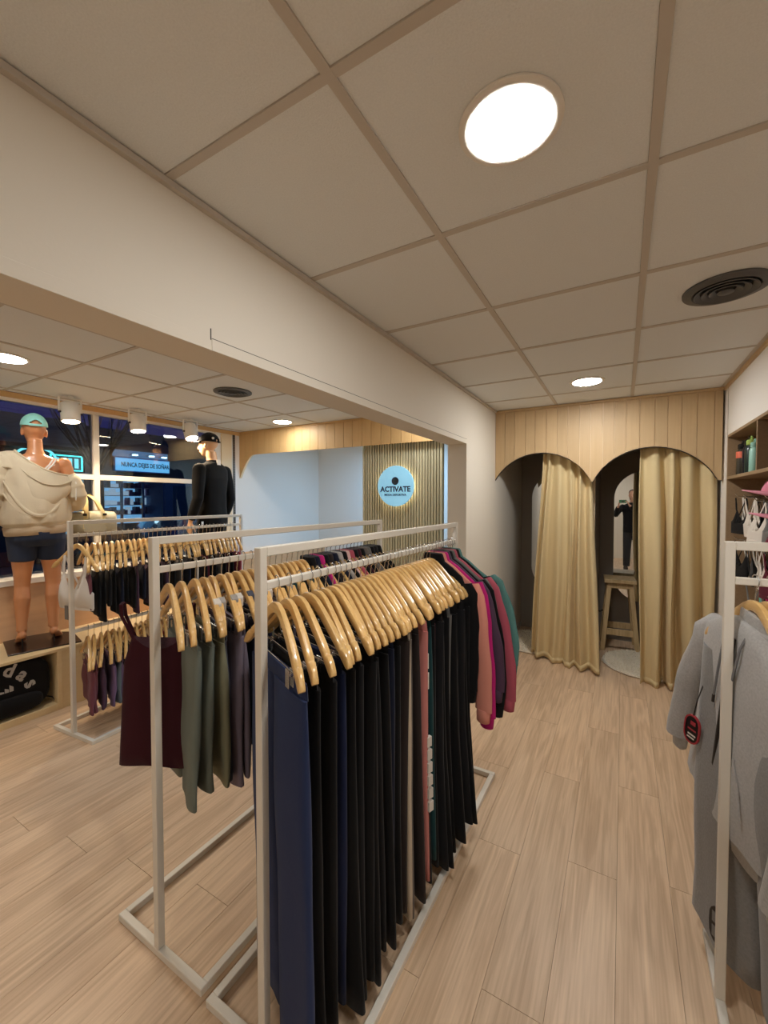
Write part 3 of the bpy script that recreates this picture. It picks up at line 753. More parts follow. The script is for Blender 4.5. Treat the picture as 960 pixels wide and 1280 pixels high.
def tank(v, W=.36, L=.55, thick=.013, flare=1.0, strap=.13):
    key = ('k', v, W, L, thick, flare, strap)
    if key in GM: return GM[key]
    rnd = random.Random(v*5+1); ph = rnd.uniform(0, 6); rings = []; z0 = NZ-.20
    for k in range(11):
        u = k/10; z = z0-(L-.20)*u
        a = W/2*(.80+.20*min(1, u*5))*(1+(flare-1)*u)
        dip = .045*max(0, 1-u*4)
        R = sring(0, 0, z, a, thick*(.6+.6*min(1, u*3)), 24, .75, fold=.007*u, ph=ph+1.5*u, fq=2.6)
        rings.append([(x, y, zz-dip*(1-min(1, abs(x)/(W*.36))**2)) for x, y, zz in R])
    rings.append(sring(0, 0, z-.004, a*.97, thick*.6, 24, .75, fold=.007, ph=ph+1.5, fq=2.6))
    zs = NZ-.017-.036-(strap-.075)*.74+.018
    sps = []
    for s in (-1, 1):
        for yy in (-1, 1):
            sps.append(MB().tube([(s*strap, 0, zs), (s*strap, yy*.010-.006, zs-.006), (s*strap*.98, yy*.011-.004, zs-.05), (s*W*.36, yy*.006, z0-.01)], [(.007, .0015)]*4, 6, up=(0, 1, 0)).mesh('strap', True))
    GM[key] = (MB().loft(rings).mesh('body', True, angle=70), sps); return GM[key]
def garment(kind, label, cat, name, root, s, z, ang, m, group, **kw):
    M = root.matrix_basis; tr = kw.pop('trim', None); sc = kw.pop('sc', 1); nm_b = kw.pop('stripe', None)
    t = thing(name, label, cat, M @ Vector((kw.pop('dx', 0), s, z)), root.rotation_euler.z+ang, group)
    if kind == 't':
        b, legs = trousers(**kw); link('waistband', b, tr or m, t)
        for l in legs: link('leg', l, m, t)
    elif kind == 'j':
        bd, sl, cu, he, co = jacket(**kw)
        link('torso', bd, m, t); link('hem_band', he, m, t); link('collar', co, m, t)
        for a, b in zip(sl, cu): link('cuff', b, m, link('sleeve', a, m, t))
    elif kind == 'k':
        b, sp_ = tank(**kw); link('body', b, m, t)
        for x in sp_: link('strap', x, tr or m, t)
    return t

# ---------------- front rack: long trousers, then jackets at the far end
COL = {'blue': (40, 54, 92), 'deep blue': (24, 34, 66), 'black': (13, 13, 15), 'washed black': (22, 22, 25), 'navy': (24, 29, 48), 'dark brown': (44, 36, 34),
       'cream': (190, 176, 156), 'taupe': (104, 96, 90), 'dusty pink': (190, 122, 116), 'teal': (26, 62, 66), 'maroon': (96, 34, 44), 'grey': (104, 102, 100),
       'salmon': (214, 142, 126), 'plum': (78, 58, 78), 'rose': (172, 82, 98), 'sea green': (84, 128, 124), 'magenta': (186, 34, 116),
       'burgundy': (58, 18, 30), 'grey green': (112, 120, 112), 'sage': (138, 138, 114), 'lavender': (128, 118, 134), 'slate': (78, 82, 96), 'olive': (58, 58, 40),
       'mauve': (112, 66, 76), 'lilac': (110, 90, 124), 'blue grey': (96, 108, 118), 'coral': (206, 74, 84), 'white': (216, 210, 202), 'light grey': (168, 164, 160), 'pale pink': (214, 176, 172)}
F = lambda c, k=False: fabric(COL[c], k)
GFH = 'wooden hangers on the front rack'; GFT = 'trousers on the front rack'
seq = [('blue', .40, 1.02, 1.15), ('black', .36, 1.02, .9), ('black', .36, 1.00, .9), ('deep blue', .33, .98, .7), ('black', .36, 1.03, 1.1), ('washed black', .36, 1.03, 1.0),
       ('black', .35, 1.0, .9), ('black', .37, 1.02, 1.0), ('washed black', .34, .96, .8), ('black', .36, .98, .9), ('navy', .34, .95, .7), ('black', .35, .98, .8), ('dark brown', .35, .98, .8),
       ('cream', .37, 1.03, .8), ('taupe', .38, 1.04, .9), ('dark brown', .36, 1.02, .9), ('dusty pink', .38, .97, .9), ('black', .37, .98, 1.1), ('teal', .36, .94, .8),
       ('black', .37, .98, 1.0), ('maroon', .36, .96, .8), ('washed black', .40, 1.02, 1.3), ('black', .40, 1.02, 1.3), ('black', .39, 1.0, 1.2), ('grey', .38, .94, 1.0), ('black', .42, 1.0, 1.3), ('black', .42, .99, 1.3),
       ('washed black', .42, .97, 1.4), ('black', .43, .98, 1.4), ('black', .43, .96, 1.4)]
rnd = random.Random(11)
y = .062
for i, (c, W, L, fl_) in enumerate(seq):
    gap = .046 if i < 4 else .0365
    a = math.radians((-25 if i < 2 else -18)+rnd.uniform(-4, 4)); o = ordw(i)
    hanger('wooden hanger holding %s trousers, %s from the front rack post' % (c, o), RF, y, 1.36, a, GFH)
    g = garment('t', '%s long trousers, %s garment from the near post of the front rack' % (c, o), 'trousers', 'long_trousers', RF, y, 1.36, a+math.radians(rnd.uniform(-3, 3)),
                F(c), GFT, v=i % 3, W=W+(.05 if i < 6 else .10), L=min(1.075, L+.05), flare=fl_+(.0 if i < 6 else .12))
    if i == 17:      # white dashes printed down the side
        for q in range(6): obj('white_print', B((.228, -.012, -.72-.05*q), (.243+.002*q, .012, -.682-.05*q)), F('white'), g)
        obj('price_tag', B((.222, -.02, -.42), (.225, .012, -.36)), M_WHITE, g); obj('price_tag', B((.224, -.02, -.50), (.227, .012, -.435)), M_WHITE, g)
    if i == 13 or i == 0: 
        pass
    y += gap+rnd.uniform(-.005, .005)
n0 = len(seq)
jk = [('black', .42, .50, .05), ('salmon', .50, .60, .085), ('magenta', .50, .645, .085), ('plum', .50, .52, .095), ('black', .50, .60, .11), ('grey', .51, .48, .115), ('rose', .52, .585, .165), ('black', .48, .45, .10), ('sea green', .53, .42, .19)]
y += .006
for i, (c, W, sl, out) in enumerate(jk):
    a = math.radians(-16+rnd.uniform(-2, 2)); o = ordw(n0+i)
    hanger('wooden hanger under %s jacket, %s from the front rack post' % (c, o), RF, y, 1.36, a, GFH, bar=False)
    garment('j', '%s long sleeved jacket, %s garment from the near post of the front rack' % (c, o), 'jacket', 'jacket', RF, y, 1.36, a, F(c), 'jackets at the far end of the front rack',
            v=i, W=W, L=.62, thick=.02, sl=sl, out=out)
    y += .0335
# ---------------- middle rack: tank dress, joggers, tops
GMH = 'wooden hangers on the middle rack'; GMG = 'clothes on the middle rack'
seq = [('k', 'burgundy', .25, .67, 1.2), ('t', 'grey green', .36, .60, .8), ('t', 'grey green', .36, .57, .8), ('t', 'sage', .36, .58, .8), ('t', 'slate', .34, .58, .8), ('t', 'lavender', .36, .62, .9), ('t', 'lavender', .36, .60, .9), ('t', 'navy', .36, .50, .9),
       ('t', 'black', .36, .48, .9), ('t', 'navy', .36, .53, .9), ('t', 'sage', .34, .48, .8), ('t', 'olive', .37, .53, 1.0), ('t', 'olive', .36, .55, .9), ('t', 'lavender', .36, .58, .9), ('t', 'lavender', .38, .60, .9),
       ('t', 'navy', .36, .60, 1), ('t', 'blue', .36, .62, 1), ('t', 'black', .36, .60, 1), ('t', 'plum', .36, .6, 1), ('k', 'black', .36, .5, 1)]
seq += [('k', c, .36, .5, 1) for c in ('navy', 'magenta', 'black', 'dark brown', 'navy', 'light grey', 'black', 'pale pink', 'rose', 'black', 'burgundy', 'black', 'taupe', 'grey', 'black', 'washed black', 'black')]
LOOPS = {3: 'white', 4: 'light grey', 5: 'light grey', 6: 'white', 7: 'slate', 9: 'light grey', 10: 'white', 12: 'black', 13: 'light grey', 14: 'teal', 16: 'black', 17: 'teal'}
ME_LOOP = MB().loft([[(x, y_*k, z*k+NZ-.072-.017-(x)*.72) for y_, z in ((-.0135, -.018), (.0135, -.018), (.0135, .018), (-.0135, .018)) for k in (1,)] for x in (-.012, .012)]).mesh('hanging_loop', bevel=.003)
y = .055; straps = ['white', 'light grey', 'white', 'slate', 'light grey', 'black', 'white', 'teal']
for i, (k, c, W, L, fl_) in enumerate(seq):
    a = math.radians(-20+rnd.uniform(-4, 4)); o = ordw(i)
    cat, nm = ('trousers', 'cropped_trousers') if k == 't' else (('dress', 'tank_dress') if i == 0 else ('top', 'tank_shirt'))
    lab = {'trousers': 'cropped trousers', 'dress': 'long tank top', 'top': 'shirt'}[cat]
    hanger('hanger of %s %s, %s on the middle rack' % (c, lab, o), RM, y, 1.362, a, GMH, bar=(k == 't'))
    if k == 't':
        g = garment('t', '%s %s, %s garment from the near post of the middle rack' % (c, lab, o), cat, nm, RM, y, 1.362, a, F(c), GMG, v=i % 3, W=W+.04, L=L-.02, flare=fl_, thick=.018)
        if i in LOOPS:
            for q in (-1, 1): link('hanging_loop', ME_LOOP, F(LOOPS[i]), g, (q*.125, 0, 0), (0, 0, 0 if q > 0 else PI))
    elif i >= 17: garment('j', '%s short sleeved shirt, %s garment from the near post of the middle rack' % (c, o), 'shirt', 'short_sleeved_shirt', RM, y, 1.352, a, F(c), GMG, v=i % 2, W=.44, L=.60, thick=.014, sl=.16, out=.05)
    else: garment('k', '%s %s, %s garment from the near post of the middle rack' % (c, lab, o), cat, nm, RM, y+(0 if i else -.005), 1.362, a if i else math.radians(28), F(c), GMG, v=i % 2, W=W, L=L, flare=fl_, thick=.02 if i == 0 else .013, dx=0 if i else -.06)
    y += (.05 if i < 2 else .0385)+rnd.uniform(-.005, .005)

# ---------------- far rack: tops on the upper rail, shorts on the lower rail
GWH = 'wooden hangers on the far rack'; y = .10
cols = ['mauve', 'black', 'black', 'washed black', 'black', 'navy', 'black', 'black', 'plum', 'navy', 'plum', 'black', 'light grey', 'black', 'plum', 'black', 'dark brown', 'grey', 'black', 'navy', 'black', 'white', 'black', 'washed black', 'maroon', 'black', 'black', 'grey', 'black', 'pale pink', 'burgundy', 'black', 'maroon', 'rose']
for i, c in enumerate(cols):
    a = math.radians(-24+rnd.uniform(-7, 7)); o = ordw(i)
    hanger('wooden hanger of %s top, %s from the near post, upper far rail' % (c, o), RW, y, 1.365, a, GWH, bar=False)
    garment('k', '%s short tank top, %s from the near post on the far rack' % (c, o), 'top', 'tank_shirt', RW, y, 1.365, a, F(c), 'tops on the upper far rail', v=i % 2, W=.34, L=.44+.05*(i % 3), thick=.015)
    y += .0405+rnd.uniform(-.006, .006)
hanger('clip hanger holding the white sports bra at the near end of the far rack', RW, .045, 1.365, math.radians(4), GWH)
p_ = RW.matrix_basis @ Vector((.0, .030, 1.225))
make_bra('white sports bra hung facing the aisle at the near end of the far rack', F('white'), p_, (0, 0, RW.rotation_euler.z+math.radians(6)), None, 1.12, mat('grey_card', (120, 114, 108), .7))
y = .10
cols = ['mauve', 'mauve', 'plum', 'lilac', 'blue grey', 'lilac', 'black', 'black', 'black', 'black', 'black', 'maroon', 'dark brown', 'black', 'coral', 'coral', 'black', 'plum', 'navy', 'black', 'mauve', 'black', 'slate', 'black', 'navy', 'black']
for i, c in enumerate(cols):
    a = math.radians(-22+rnd.uniform(-5, 5)); o = ordw(i)
    hanger('wooden hanger of %s shorts, %s from the near post, lower far rail' % (c, o), RW, y, .714, a, 'wooden hangers on the lower far rail')
    garment('t', '%s shorts, %s from the near post on the lower far rail' % (c, o), 'shorts', 'shorts', RW, y, .714, a, F(c), 'shorts on the lower far rail', v=i % 3, W=.37, L=.31 if i < 10 else .36, flare=1.3, thick=.018)
    y += .044+rnd.uniform(-.006, .006)

# ---------------- right rack: grey zip hoodies and joggers
HG = fabric((176, 175, 174), True); HD = fabric((122, 121, 120), True); GRH = 'wooden hangers on the right rack'
def hoodie(label, s, a, m, v, L=.68, front=True):
    g = garment('j', label, 'hoodie', 'zip_hoodie', RR, s, 1.335, a, m, 'grey hoodies on the right rack', v=v, W=.50, L=L, thick=.05, sl=.56, out=.09)
    hd = MB()
    hd.loft([sring(0, .02, NZ-.035, .10, .055, 24, .9), sring(0, .035, NZ-.02, .115, .07, 24, .9), sring(0, .045, NZ-.06, .118, .078, 24, .9), sring(0, .06, NZ-.14, .105, .062, 24, .9), sring(0, .06, NZ-.21, .07, .035, 24, .9), sring(0, .058, NZ-.23, .03, .015, 24, .9)])
    obj('hood', hd, m, g, smooth=True, angle=80)
    for q in (-1, 1):
        obj('drawstring', MB().tube([(q*.035, -.036, NZ-.03), (q*.045, -.058, NZ-.08), (q*.04, -.066, NZ-.2), (q*.045, -.066, NZ-.30)], .0035, 6, up=(0, 1, 0)), fabric((120, 120, 122)), g, smooth=True)
        obj('drawstring_tip', MB().tube([(q*.045, -.066, NZ-.298), (q*.045, -.066, NZ-.325)], .0045, 6), M_DARK, g)
        obj('pocket_seam', MB().tube([(q*.10, -.064, NZ-.42), (q*.14, -.062, NZ-.50), (q*.165, -.060, NZ-.58)], .003, 6), m, g, smooth=True)
    obj('zip', MB().prism([(-.004, NZ-.07), (.004, NZ-.07), (.004, NZ-.67), (-.004, NZ-.67)], 1, -.0665, -.05), M_DARK, g)
    return g
hanger('wooden hanger of the foremost grey hoodie on the right rack', RR, .062, 1.355, math.radians(15), GRH, bar=False)
g1 = hoodie('light grey zip hoodie foremost on the right rack, right of its post', .075, math.radians(15), HG, 0); g1.rotation_euler.y = math.radians(11); g1.location.z = 1.295
tg = obj('price_tag', MB().prism([(.028*math.cos(a)*(1 if abs(math.cos(a)) > 0 else 1), .055*math.copysign(abs(math.sin(a))**.6, math.sin(a))) for a in [2*PI*k/18 for k in range(18)]], 0, -.002, .002), mat('tag_black', (24, 16, 18), .4), g1, (-.09, -.095, -.53), (0, 0, PI/2+.5))
tg['label'] = 'black hang tag with red rim and red and white print'
mb = MB(); ol = [(.029*math.cos(a), .056*math.copysign(abs(math.sin(a))**.6, math.sin(a))) for a in [2*PI*k/18 for k in range(19)]]
mb.loft([[(-.003, y*s, z*s) for s in (1, 1)][:0] or [(-.0035, y, z), (.0035, y, z), (.0035, y*.84, z*.9), (-.0035, y*.84, z*.9)] for y, z in ol])
obj('rim', mb, mat('tag_red', (176, 56, 66), .5), tg)
obj('print', MB().box((-.003, -.012, .018), (.003, .006, .032)).box((-.003, -.016, -.004), (.003, .014, .002)), mat('tag_red', (176, 56, 66), .5), tg)
obj('print', MB().box((-.003, -.016, -.024), (.003, .012, -.018)).box((-.003, -.012, -.036), (.003, .014, -.031)), M_WHITE, tg)
obj('tag_cord', MB().tube([(-.09, -.095, -.475), (-.10, -.085, -.42), (-.13, -.06, -.38)], .002, 5), M_DARK, g1)
for i, s in enumerate((.19, .30, .42, .54)):
    a = math.radians(6+rnd.uniform(-4, 4))
    hanger('wooden hanger, %s from the left on the right rack' % ordw(i+2), RR, s, 1.355, a, GRH, bar=False)
    hoodie('grey zip hoodie, %s from the left post of the right rack' % ordw(i+1), s, a, HG if i % 2 else HD, 1)
hanger('wooden hanger with the grey joggers behind the foremost hoodie on the right rack', RR, .115, 1.355, math.radians(6), GRH)
g2 = garment('t', 'long dark grey joggers behind the foremost hoodie on the right rack', 'joggers', 'joggers', RR, .115, 1.355, math.radians(6), HD, None, v=1, W=.50, L=1.02, flare=1.0, thick=.045)
hanger('wooden hanger with light grey joggers right behind the foremost hoodie hanger', RR, .095, 1.355, math.radians(12), GRH)
g3 = garment('t', 'mid grey joggers with a black tag, hung behind the foremost hoodie', 'joggers', 'joggers', RR, .085, 1.355, math.radians(23), fabric((136, 135, 134), True), None, v=2, W=.54, L=1.03, flare=1.3, thick=.055)
tg = obj('price_tag', MB().prism([(.028*math.cos(a), .06*math.copysign(abs(math.sin(a))**.6, math.sin(a))) for a in [2*PI*k/18 for k in range(18)]], 0, -.002, .002), mat('tag_black', (24, 16, 18), .4), g3, (-.05, -.078, -1.12), (0, 0, PI/2+.3))
tg['label'] = 'black hang tag with a window and centre bar'
obj('tag_window', MB().box((-.003, -.017, .006), (.003, .017, .04)).box((-.003, -.017, -.042), (.003, .017, -.006)), HD, tg)

# ================================================================== FIGURES
def remesh(mb, name, voxel, smooth=4, decim=None):
    me = mb.mesh(name); o = bpy.data.objects.new(name, me); C.objects.link(o)
    r = o.modifiers.new('r', 'REMESH'); r.mode = 'VOXEL'; r.voxel_size = voxel
    if smooth: s = o.modifiers.new('s', 'SMOOTH'); s.iterations = smooth; s.factor = .5
    if decim: d = o.modifiers.new('d', 'DECIMATE'); d.ratio = decim
    bpy.context.view_layer.update()
    out = bpy.data.meshes.new_from_object(o.evaluated_get(bpy.context.evaluated_depsgraph_get()))
    bpy.data.objects.remove(o); out.name = name; out.shade_smooth(); return out
def er(c, a, b, n=20, p=1.0, tilt=0):
    return [(c[0]+a*math.copysign(abs(math.cos(t))**p, math.cos(t)), c[1]+b*math.copysign(abs(math.sin(t))**p, math.sin(t)), c[2]+tilt*math.sin(t)) for t in [2*PI*k/n for k in range(n)]]
def head(mb, c, h=.225, turn=0, face=True):
    """c = chin-to-crown centre; faces +y"""
    x, y, z = c; k = h/.225; q = MB()
    q.ellipsoid((0, -.004*k, .030*k), (.073*k, .092*k, .083*k), 20, 14)
    q.loft([er((0, .012*k, .02*k), .066*k, .082*k), er((0, .016*k, -.03*k), .062*k, .076*k), er((0, .022*k, -.065*k), .05*k, .064*k), er((0, .034*k, -.098*k), .034*k, .044*k), er((0, .046*k, -.113*k), .016*k, .02*k)])
    if face:
        q.tube([(0, .088*k, .012*k), (0, .103*k, -.012*k), (0, .109*k, -.03*k), (0, .095*k, -.04*k)], [.010*k, .012*k, .015*k, .010*k], 10)      # nose
        for s in (-1, 1):
            q.ellipsoid((s*.030*k, .078*k, .016*k), (.020*k, .016*k, .009*k), 10, 8)     # brow
            q.ellipsoid((s*.030*k, .075*k, .000*k), (.013*k, .012*k, .010*k), 10, 8)     # eye ball / lid
            q.ellipsoid((s*.075*k, -.002*k, -.012*k), (.010*k, .020*k, .032*k), 10, 8)     # ear
            q.ellipsoid((s*.012*k, .090*k, -.062*k), (.016*k, .010*k, .006*k), 10, 8)     # lips
        q.ellipsoid((0, .089*k, -.070*k), (.020*k, .010*k, .006*k), 10, 8)
    q.xf(Matrix.Translation(c) @ Matrix.Rotation(turn, 4, 'Z')); mb.add(q.v, q.f)
def hand(mb, wrist, d, palm_n, side=1, curl=.5, k=1.0):
    """d = direction of the fingers, palm_n = direction the palm faces, side=+1 puts the thumb on cross(d,palm_n)"""
    w_, d, pn = Vector(wrist), Vector(d).normalized(), Vector(palm_n).normalized()
    pn = (pn-d*pn.dot(d)).normalized(); t = d.cross(pn)*side
    mb.tube([w_-d*.02, w_+d*.02*k, w_+d*.05*k, w_+d*.088*k], [(.024*k, .018*k), (.030*k, .015*k), (.038*k, .014*k), (.038*k, .011*k)], 12, up=pn)
    for i, (o, l) in enumerate(((.029, .072), (.010, .080), (-.010, .074), (-.028, .058))):
        p = w_+d*(.082*k)+t*o*k; dd = d+t*o*2.0; pts = [p]; a = 0
        for seg in (.45, .32, .27):
            a += curl*(.55+.12*i); pts.append(pts[-1]+(dd.normalized()*math.cos(a)+pn*math.sin(a))*l*seg*k)
        mb.tube(pts, [.0088*k, .0085*k, .0078*k, .006*k], 8)
    p = w_+d*.025*k+t*.024*k; a1 = (d*.6+t*.8).normalized(); a2 = (d*.85+t*.35+pn*.4*curl).normalized()
    mb.tube([p, p+a1*.035*k, p+a1*.035*k+a2*.03*k, p+a1*.035*k+a2*.055*k], [.013*k, .0105*k, .0095*k, .007*k], 8)
def leg(mb, hip, knee, ankle, s=1.0, thigh=.082):
    hip, knee, ankle = Vector(hip), Vector(knee), Vector(ankle)
    L = lambda a, b, t: a+(b-a)*t
    pts = [hip, L(hip, knee, .3), L(hip, knee, .7), L(hip, knee, .93), L(knee, ankle, .07), L(knee, ankle, .3)+Vector((0, -.010, 0)), L(knee, ankle, .55), L(knee, ankle, .85), ankle]
    mb.tube(pts, [thigh*1.02*s, thigh*.98*s, thigh*.74*s, thigh*.63*s, thigh*.60*s, thigh*.66*s, thigh*.56*s, .036*s, .036*s], 16, up=(0, 1, 0))
def arm(mb, sh, el, wr, s=1.0):
    sh, el, wr = Vector(sh), Vector(el), Vector(wr); L = lambda a, b, t: a+(b-a)*t
    mb.tube([L(sh, el, -.06), L(sh, el, .12), L(sh, el, .5), L(sh, el, .92), L(el, wr, .1), L(el, wr, .3), L(el, wr, .75), wr], [.040*s, .050*s, .043*s, .036*s, .036*s, .039*s, .029*s, .025*s], 14)

# ---- woman mannequin: cap, off-shoulder hoodie, shorts (local: faces +y, feet at z = 0)
FX, FY = -3.99, 1.465
fm = thing('mannequin', 'standing mannequin in beige off-shoulder hoodie and navy shorts on the display platform', 'mannequin', (FX, FY, PZ+.012), math.radians(76))
mb = MB()
mb.loft([er((0, .0, .80), .10, .085), er((0, -.006, .86), .165, .112), er((0, -.012, .92), .172, .115), er((0, 0, 1.0), .145, .098), er((0, .006, 1.08), .122, .086), er((0, .008, 1.14), .122, .088), er((0, .006, 1.24), .140, .100), er((0, 0, 1.34), .158, .098), er((0, -.012, 1.42), .168, .072), er((0, -.018, 1.455), .125, .055), er((0, -.016, 1.48), .062, .046), er((0, -.008, 1.52), .049, .047), er((0, .004, 1.60), .047, .047)])
head(mb, (0, .028, 1.665), .225)
for s in (-1, 1):
    mb.ellipsoid((s*.178, -.012, 1.415), (.052, .050, .052), 14, 10)
    mb.ellipsoid((s*.070, -.062, .87), (.080, .060, .085), 14, 10)       # seat
    mb.ellipsoid((s*.068, .085, 1.27), (.058, .048, .055), 14, 10)       # bust
arm(mb, (-.185, -.012, 1.41), (-.245, -.03, 1.13), (-.255, .04, .92), .9); hand(mb, (-.255, .045, .905), (0, .12, -1), (1, 0, 0), 1, .35, .9)
arm(mb, (.185, -.012, 1.41), (.255, -.035, 1.15), (.250, .16, 1.07), .9); hand(mb, (.250, .172, 1.066), (0, 1, -.1), (0, 0, -1), 1, .6, .9)
legs_j = [((-.082, 0, .83), (-.092, .03, .47), (-.105, -.012, .115)), ((.082, 0, .83), (.095, .012, .47), (.085, -.03, .115))]
for i, (a, b, c) in enumerate(legs_j):
    leg(mb, a, b, c, .98, .084); c = Vector(c); tx = (.0, .03)[i]
    mb.tube([c+Vector((0, -.018, -.02)), c+Vector((tx*.3, .02, -.045)), c+Vector((tx, .075, -.085)), c+Vector((tx*1.3, .115, -.104)), c+Vector((tx*1.6, .155, -.106))], [(.030, .030), (.032, .030), (.036, .022), (.040, .012), (.024, .008)], 14)
    mb.ellipsoid(c+Vector((0, -.022, -.03)), (.027, .030, .03), 12, 8)
body = link('body', remesh(mb, 'body', .0062, 5), M_SKIN, fm)
for i, (a, b, c) in enumerate(legs_j):
    c = Vector(c); obj('heel_rod', MB().tube([c+Vector((0, -.026, -.05)), c+Vector((0, -.026, -.115))], .005, 8), M_DARK, fm)
obj('neck_seam', MB().loft([[(q*math.cos(a), .001+q*.98*math.sin(a), 1.572+dz) for q, dz in ((.0475, -.001), (.0485, -.001), (.0485, .001), (.0475, .001))] for a in [2*PI*k/32 for k in range(33)]]), mat('seam_brown', (150, 100, 70), .5), fm)
obj('base_plate', MB().prism([(-.20, -.20), (.24, -.20), (.24, .14), (.12, .26), (-.20, .26)], 2, -.012, -.001), mat('base_plate_dark', (52, 40, 36), .25, .4), fm, bevel=.002)
# shorts
SH = fabric((46, 56, 78)); mb = MB()
mb.loft([er((0, -.01, .99), .150, .104), er((0, -.012, .93), .178, .122), er((0, -.020, .88), .178, .150), er((0, -.020, .82), .178, .140), er((0, -.01, .77), .165, .10)])
for s in (-1, 1): mb.tube([(s*.084, -.004, .84), (s*.087, .004, .76), (s*.090, .012, .655)], [.104, .094, .082], 20, up=(0, 1, 0))
link('shorts', remesh(mb, 'shorts', .008, 3), SH, fm)
# hoodie body: blouson with a slanting open neckline, right shoulder bare
HB = mat('hoodie_jersey', (206, 192, 166), .92, bump=.2, bscale=200, sheen=.2, spec=.15)
HR = mat('hoodie_rib', (190, 170, 142), .92, bump=.3, bscale=240, sheen=.2, spec=.15)
def wavy(c, a, b, n, f, ph, amp, slope=0, sag=0):
    R = []
    for k in range(n):
        t = 2*PI*k/n; q = 1+amp*math.sin(f*t+ph)+amp*.6*math.sin((f+3)*t-1.7*ph)
        x = a*q*math.cos(t); y_ = b*q*math.sin(t)
        R.append((c[0]+x, c[1]+y_, c[2]+slope*x/a+sag*max(0, -math.sin(t))))
    return R
mb = MB(); NR = 72
mb.loft([wavy((0, -.01, .865), .186, .150, NR, 6, .2, .010, .01), wavy((0, -.01, .925), .194, .158, NR, 6, .4, .014, .012), wavy((0, -.01, .95), .218, .176, NR, 9, .6, .034, .012), wavy((0, -.012, .99), .222, .178, NR, 9, .7, .036, .005), wavy((.0, -.012, 1.05), .222, .174, NR, 8, .9, .036, .0), wavy((.0, -.012, 1.12), .218, .165, NR, 8, 1.3, .034, -.02),
         wavy((0, -.010, 1.20), .214, .152, NR, 7, 1.7, .028, -.045), wavy((0, -.008, 1.285), .212, .138, NR, 6, 2.0, .020, -.075), wavy((0, -.008, 1.365), .212, .122, NR, 5, 2.3, .012, -.10), wavy((0, -.008, 1.385), .206, .112, NR, 5, 2.3, .010, -.105)], cap=True)
# covered left shoulder
mb.loft([er((-.15, -.012, 1.36), .105, .10), er((-.155, -.012, 1.44), .095, .078), er((-.15, -.012, 1.475), .07, .055), er((-.14, -.012, 1.495), .03, .03)])
link('hoodie', remesh(mb, 'hoodie', .0065, 2), HB, fm)
obj('hem_band', MB().loft([wavy((0, -.01, z), a, b, NR, 6, .3, .010, .01) for z, a, b in ((.858, .186, .150), (.862, .194, .157), (.920, .202, .163), (.926, .194, .157))], cap=False), HR, fm, smooth=True, angle=80)
# sleeves, full and gathered
for nm_, pts, rs in (('sleeve', [(-.165, -.012, 1.44), (-.235, -.02, 1.32), (-.275, -.035, 1.18), (-.300, -.02, 1.06), (-.285, .02, .97), (-.262, .04, .925)], [(.075, .07), (.088, .085), (.095, .095), (.094, .098), (.075, .08), (.045, .045)]),
                     ('sleeve', [(.200, -.015, 1.315), (.235, -.03, 1.255), (.252, -.035, 1.17), (.258, .02, 1.10), (.252, .10, 1.08), (.25, .15, 1.07)], [(.058, .056), (.066, .07), (.070, .075), (.066, .07), (.052, .052), (.038, .038)])):
    m2 = MB(); P = []; R = []
    for i in range(len(pts)-1):
        for q in range(4):
            t = q/4; P.append(Vector(pts[i]).lerp(Vector(pts[i+1]), t)); f = 1+.07*math.sin(2.3*len(P)); R.append(tuple((rs[i][j]*(1-t)+rs[i+1][j]*t)*f for j in (0, 1)))
    P.append(Vector(pts[-1])); R.append(rs[-1]); m2.tube(P, R, 20, up=(0, 1, 0)); link(nm_, remesh(m2, nm_, .008, 3), HB, fm)
# the hood hangs open across the back, from the left shoulder to the right upper arm
def sag_strip(a, b, sag, back, n=24):
    a, b = Vector(a), Vector(b); P = []
    for i in range(n+1):
        t = i/n; p = a.lerp(b, t); s = math.sin(PI*t)**.85; P.append(p+Vector((0, -back*s, -sag*s*(1-.25*(t-.5)))))
    return P
rows = [sag_strip((-.125, -.045, 1.50), (.222, -.03, 1.325), .055, .085), sag_strip((-.15, -.055, 1.475), (.238, -.045, 1.31), .10, .105), sag_strip((-.175, -.06, 1.44), (.25, -.05, 1.29), .16, .118),
        sag_strip((-.19, -.06, 1.40), (.25, -.055, 1.265), .215, .128), sag_strip((-.20, -.055, 1.35), (.24, -.05, 1.235), .225, .108)]
V = [tuple(p) for r in rows for p in r]; n = 25
hd = obj('hood', MB().add(V, [(r*n+i, r*n+i+1, (r+1)*n+i+1, (r+1)*n+i) for r in range(len(rows)-1) for i in range(n-1)]), HB, fm, smooth=True, angle=90)
s = hd.modifiers.new('sub', 'SUBSURF'); s.levels = s.render_levels = 1
s = hd.modifiers.new('thickness', 'SOLIDIFY'); s.thickness = .012
obj('hood_rim', MB().tube(rows[0], .008, 8), HB, fm, smooth=True)
obj('hood_seam', MB().tube([p+Vector((0, -.008, 0)) for p in sag_strip((-.16, -.055, 1.46), (.242, -.048, 1.30), .135, .112)], .005, 6), HB, fm, smooth=True)
obj('fold', MB().tube([p+Vector((0, -.010, 0)) for p in sag_strip((-.215, -.06, 1.33), (.20, -.06, 1.22), .27, .115)], [.004+.012*math.sin(PI*i/24) for i in range(25)], 8), HB, fm, smooth=True)
obj('fold', MB().tube([p+Vector((0, -.010, 0)) for p in sag_strip((-.225, -.05, 1.24), (.15, -.08, 1.16), .20, .10)], [.004+.011*math.sin(PI*i/24) for i in range(25)], 8), HB, fm, smooth=True)
obj('drawstring', MB().tube([(.236, -.062, 1.325), (.240, -.095, 1.26), (.238, -.105, 1.18), (.236, -.108, 1.12)], .004, 6), M_WHITE, fm, smooth=True)
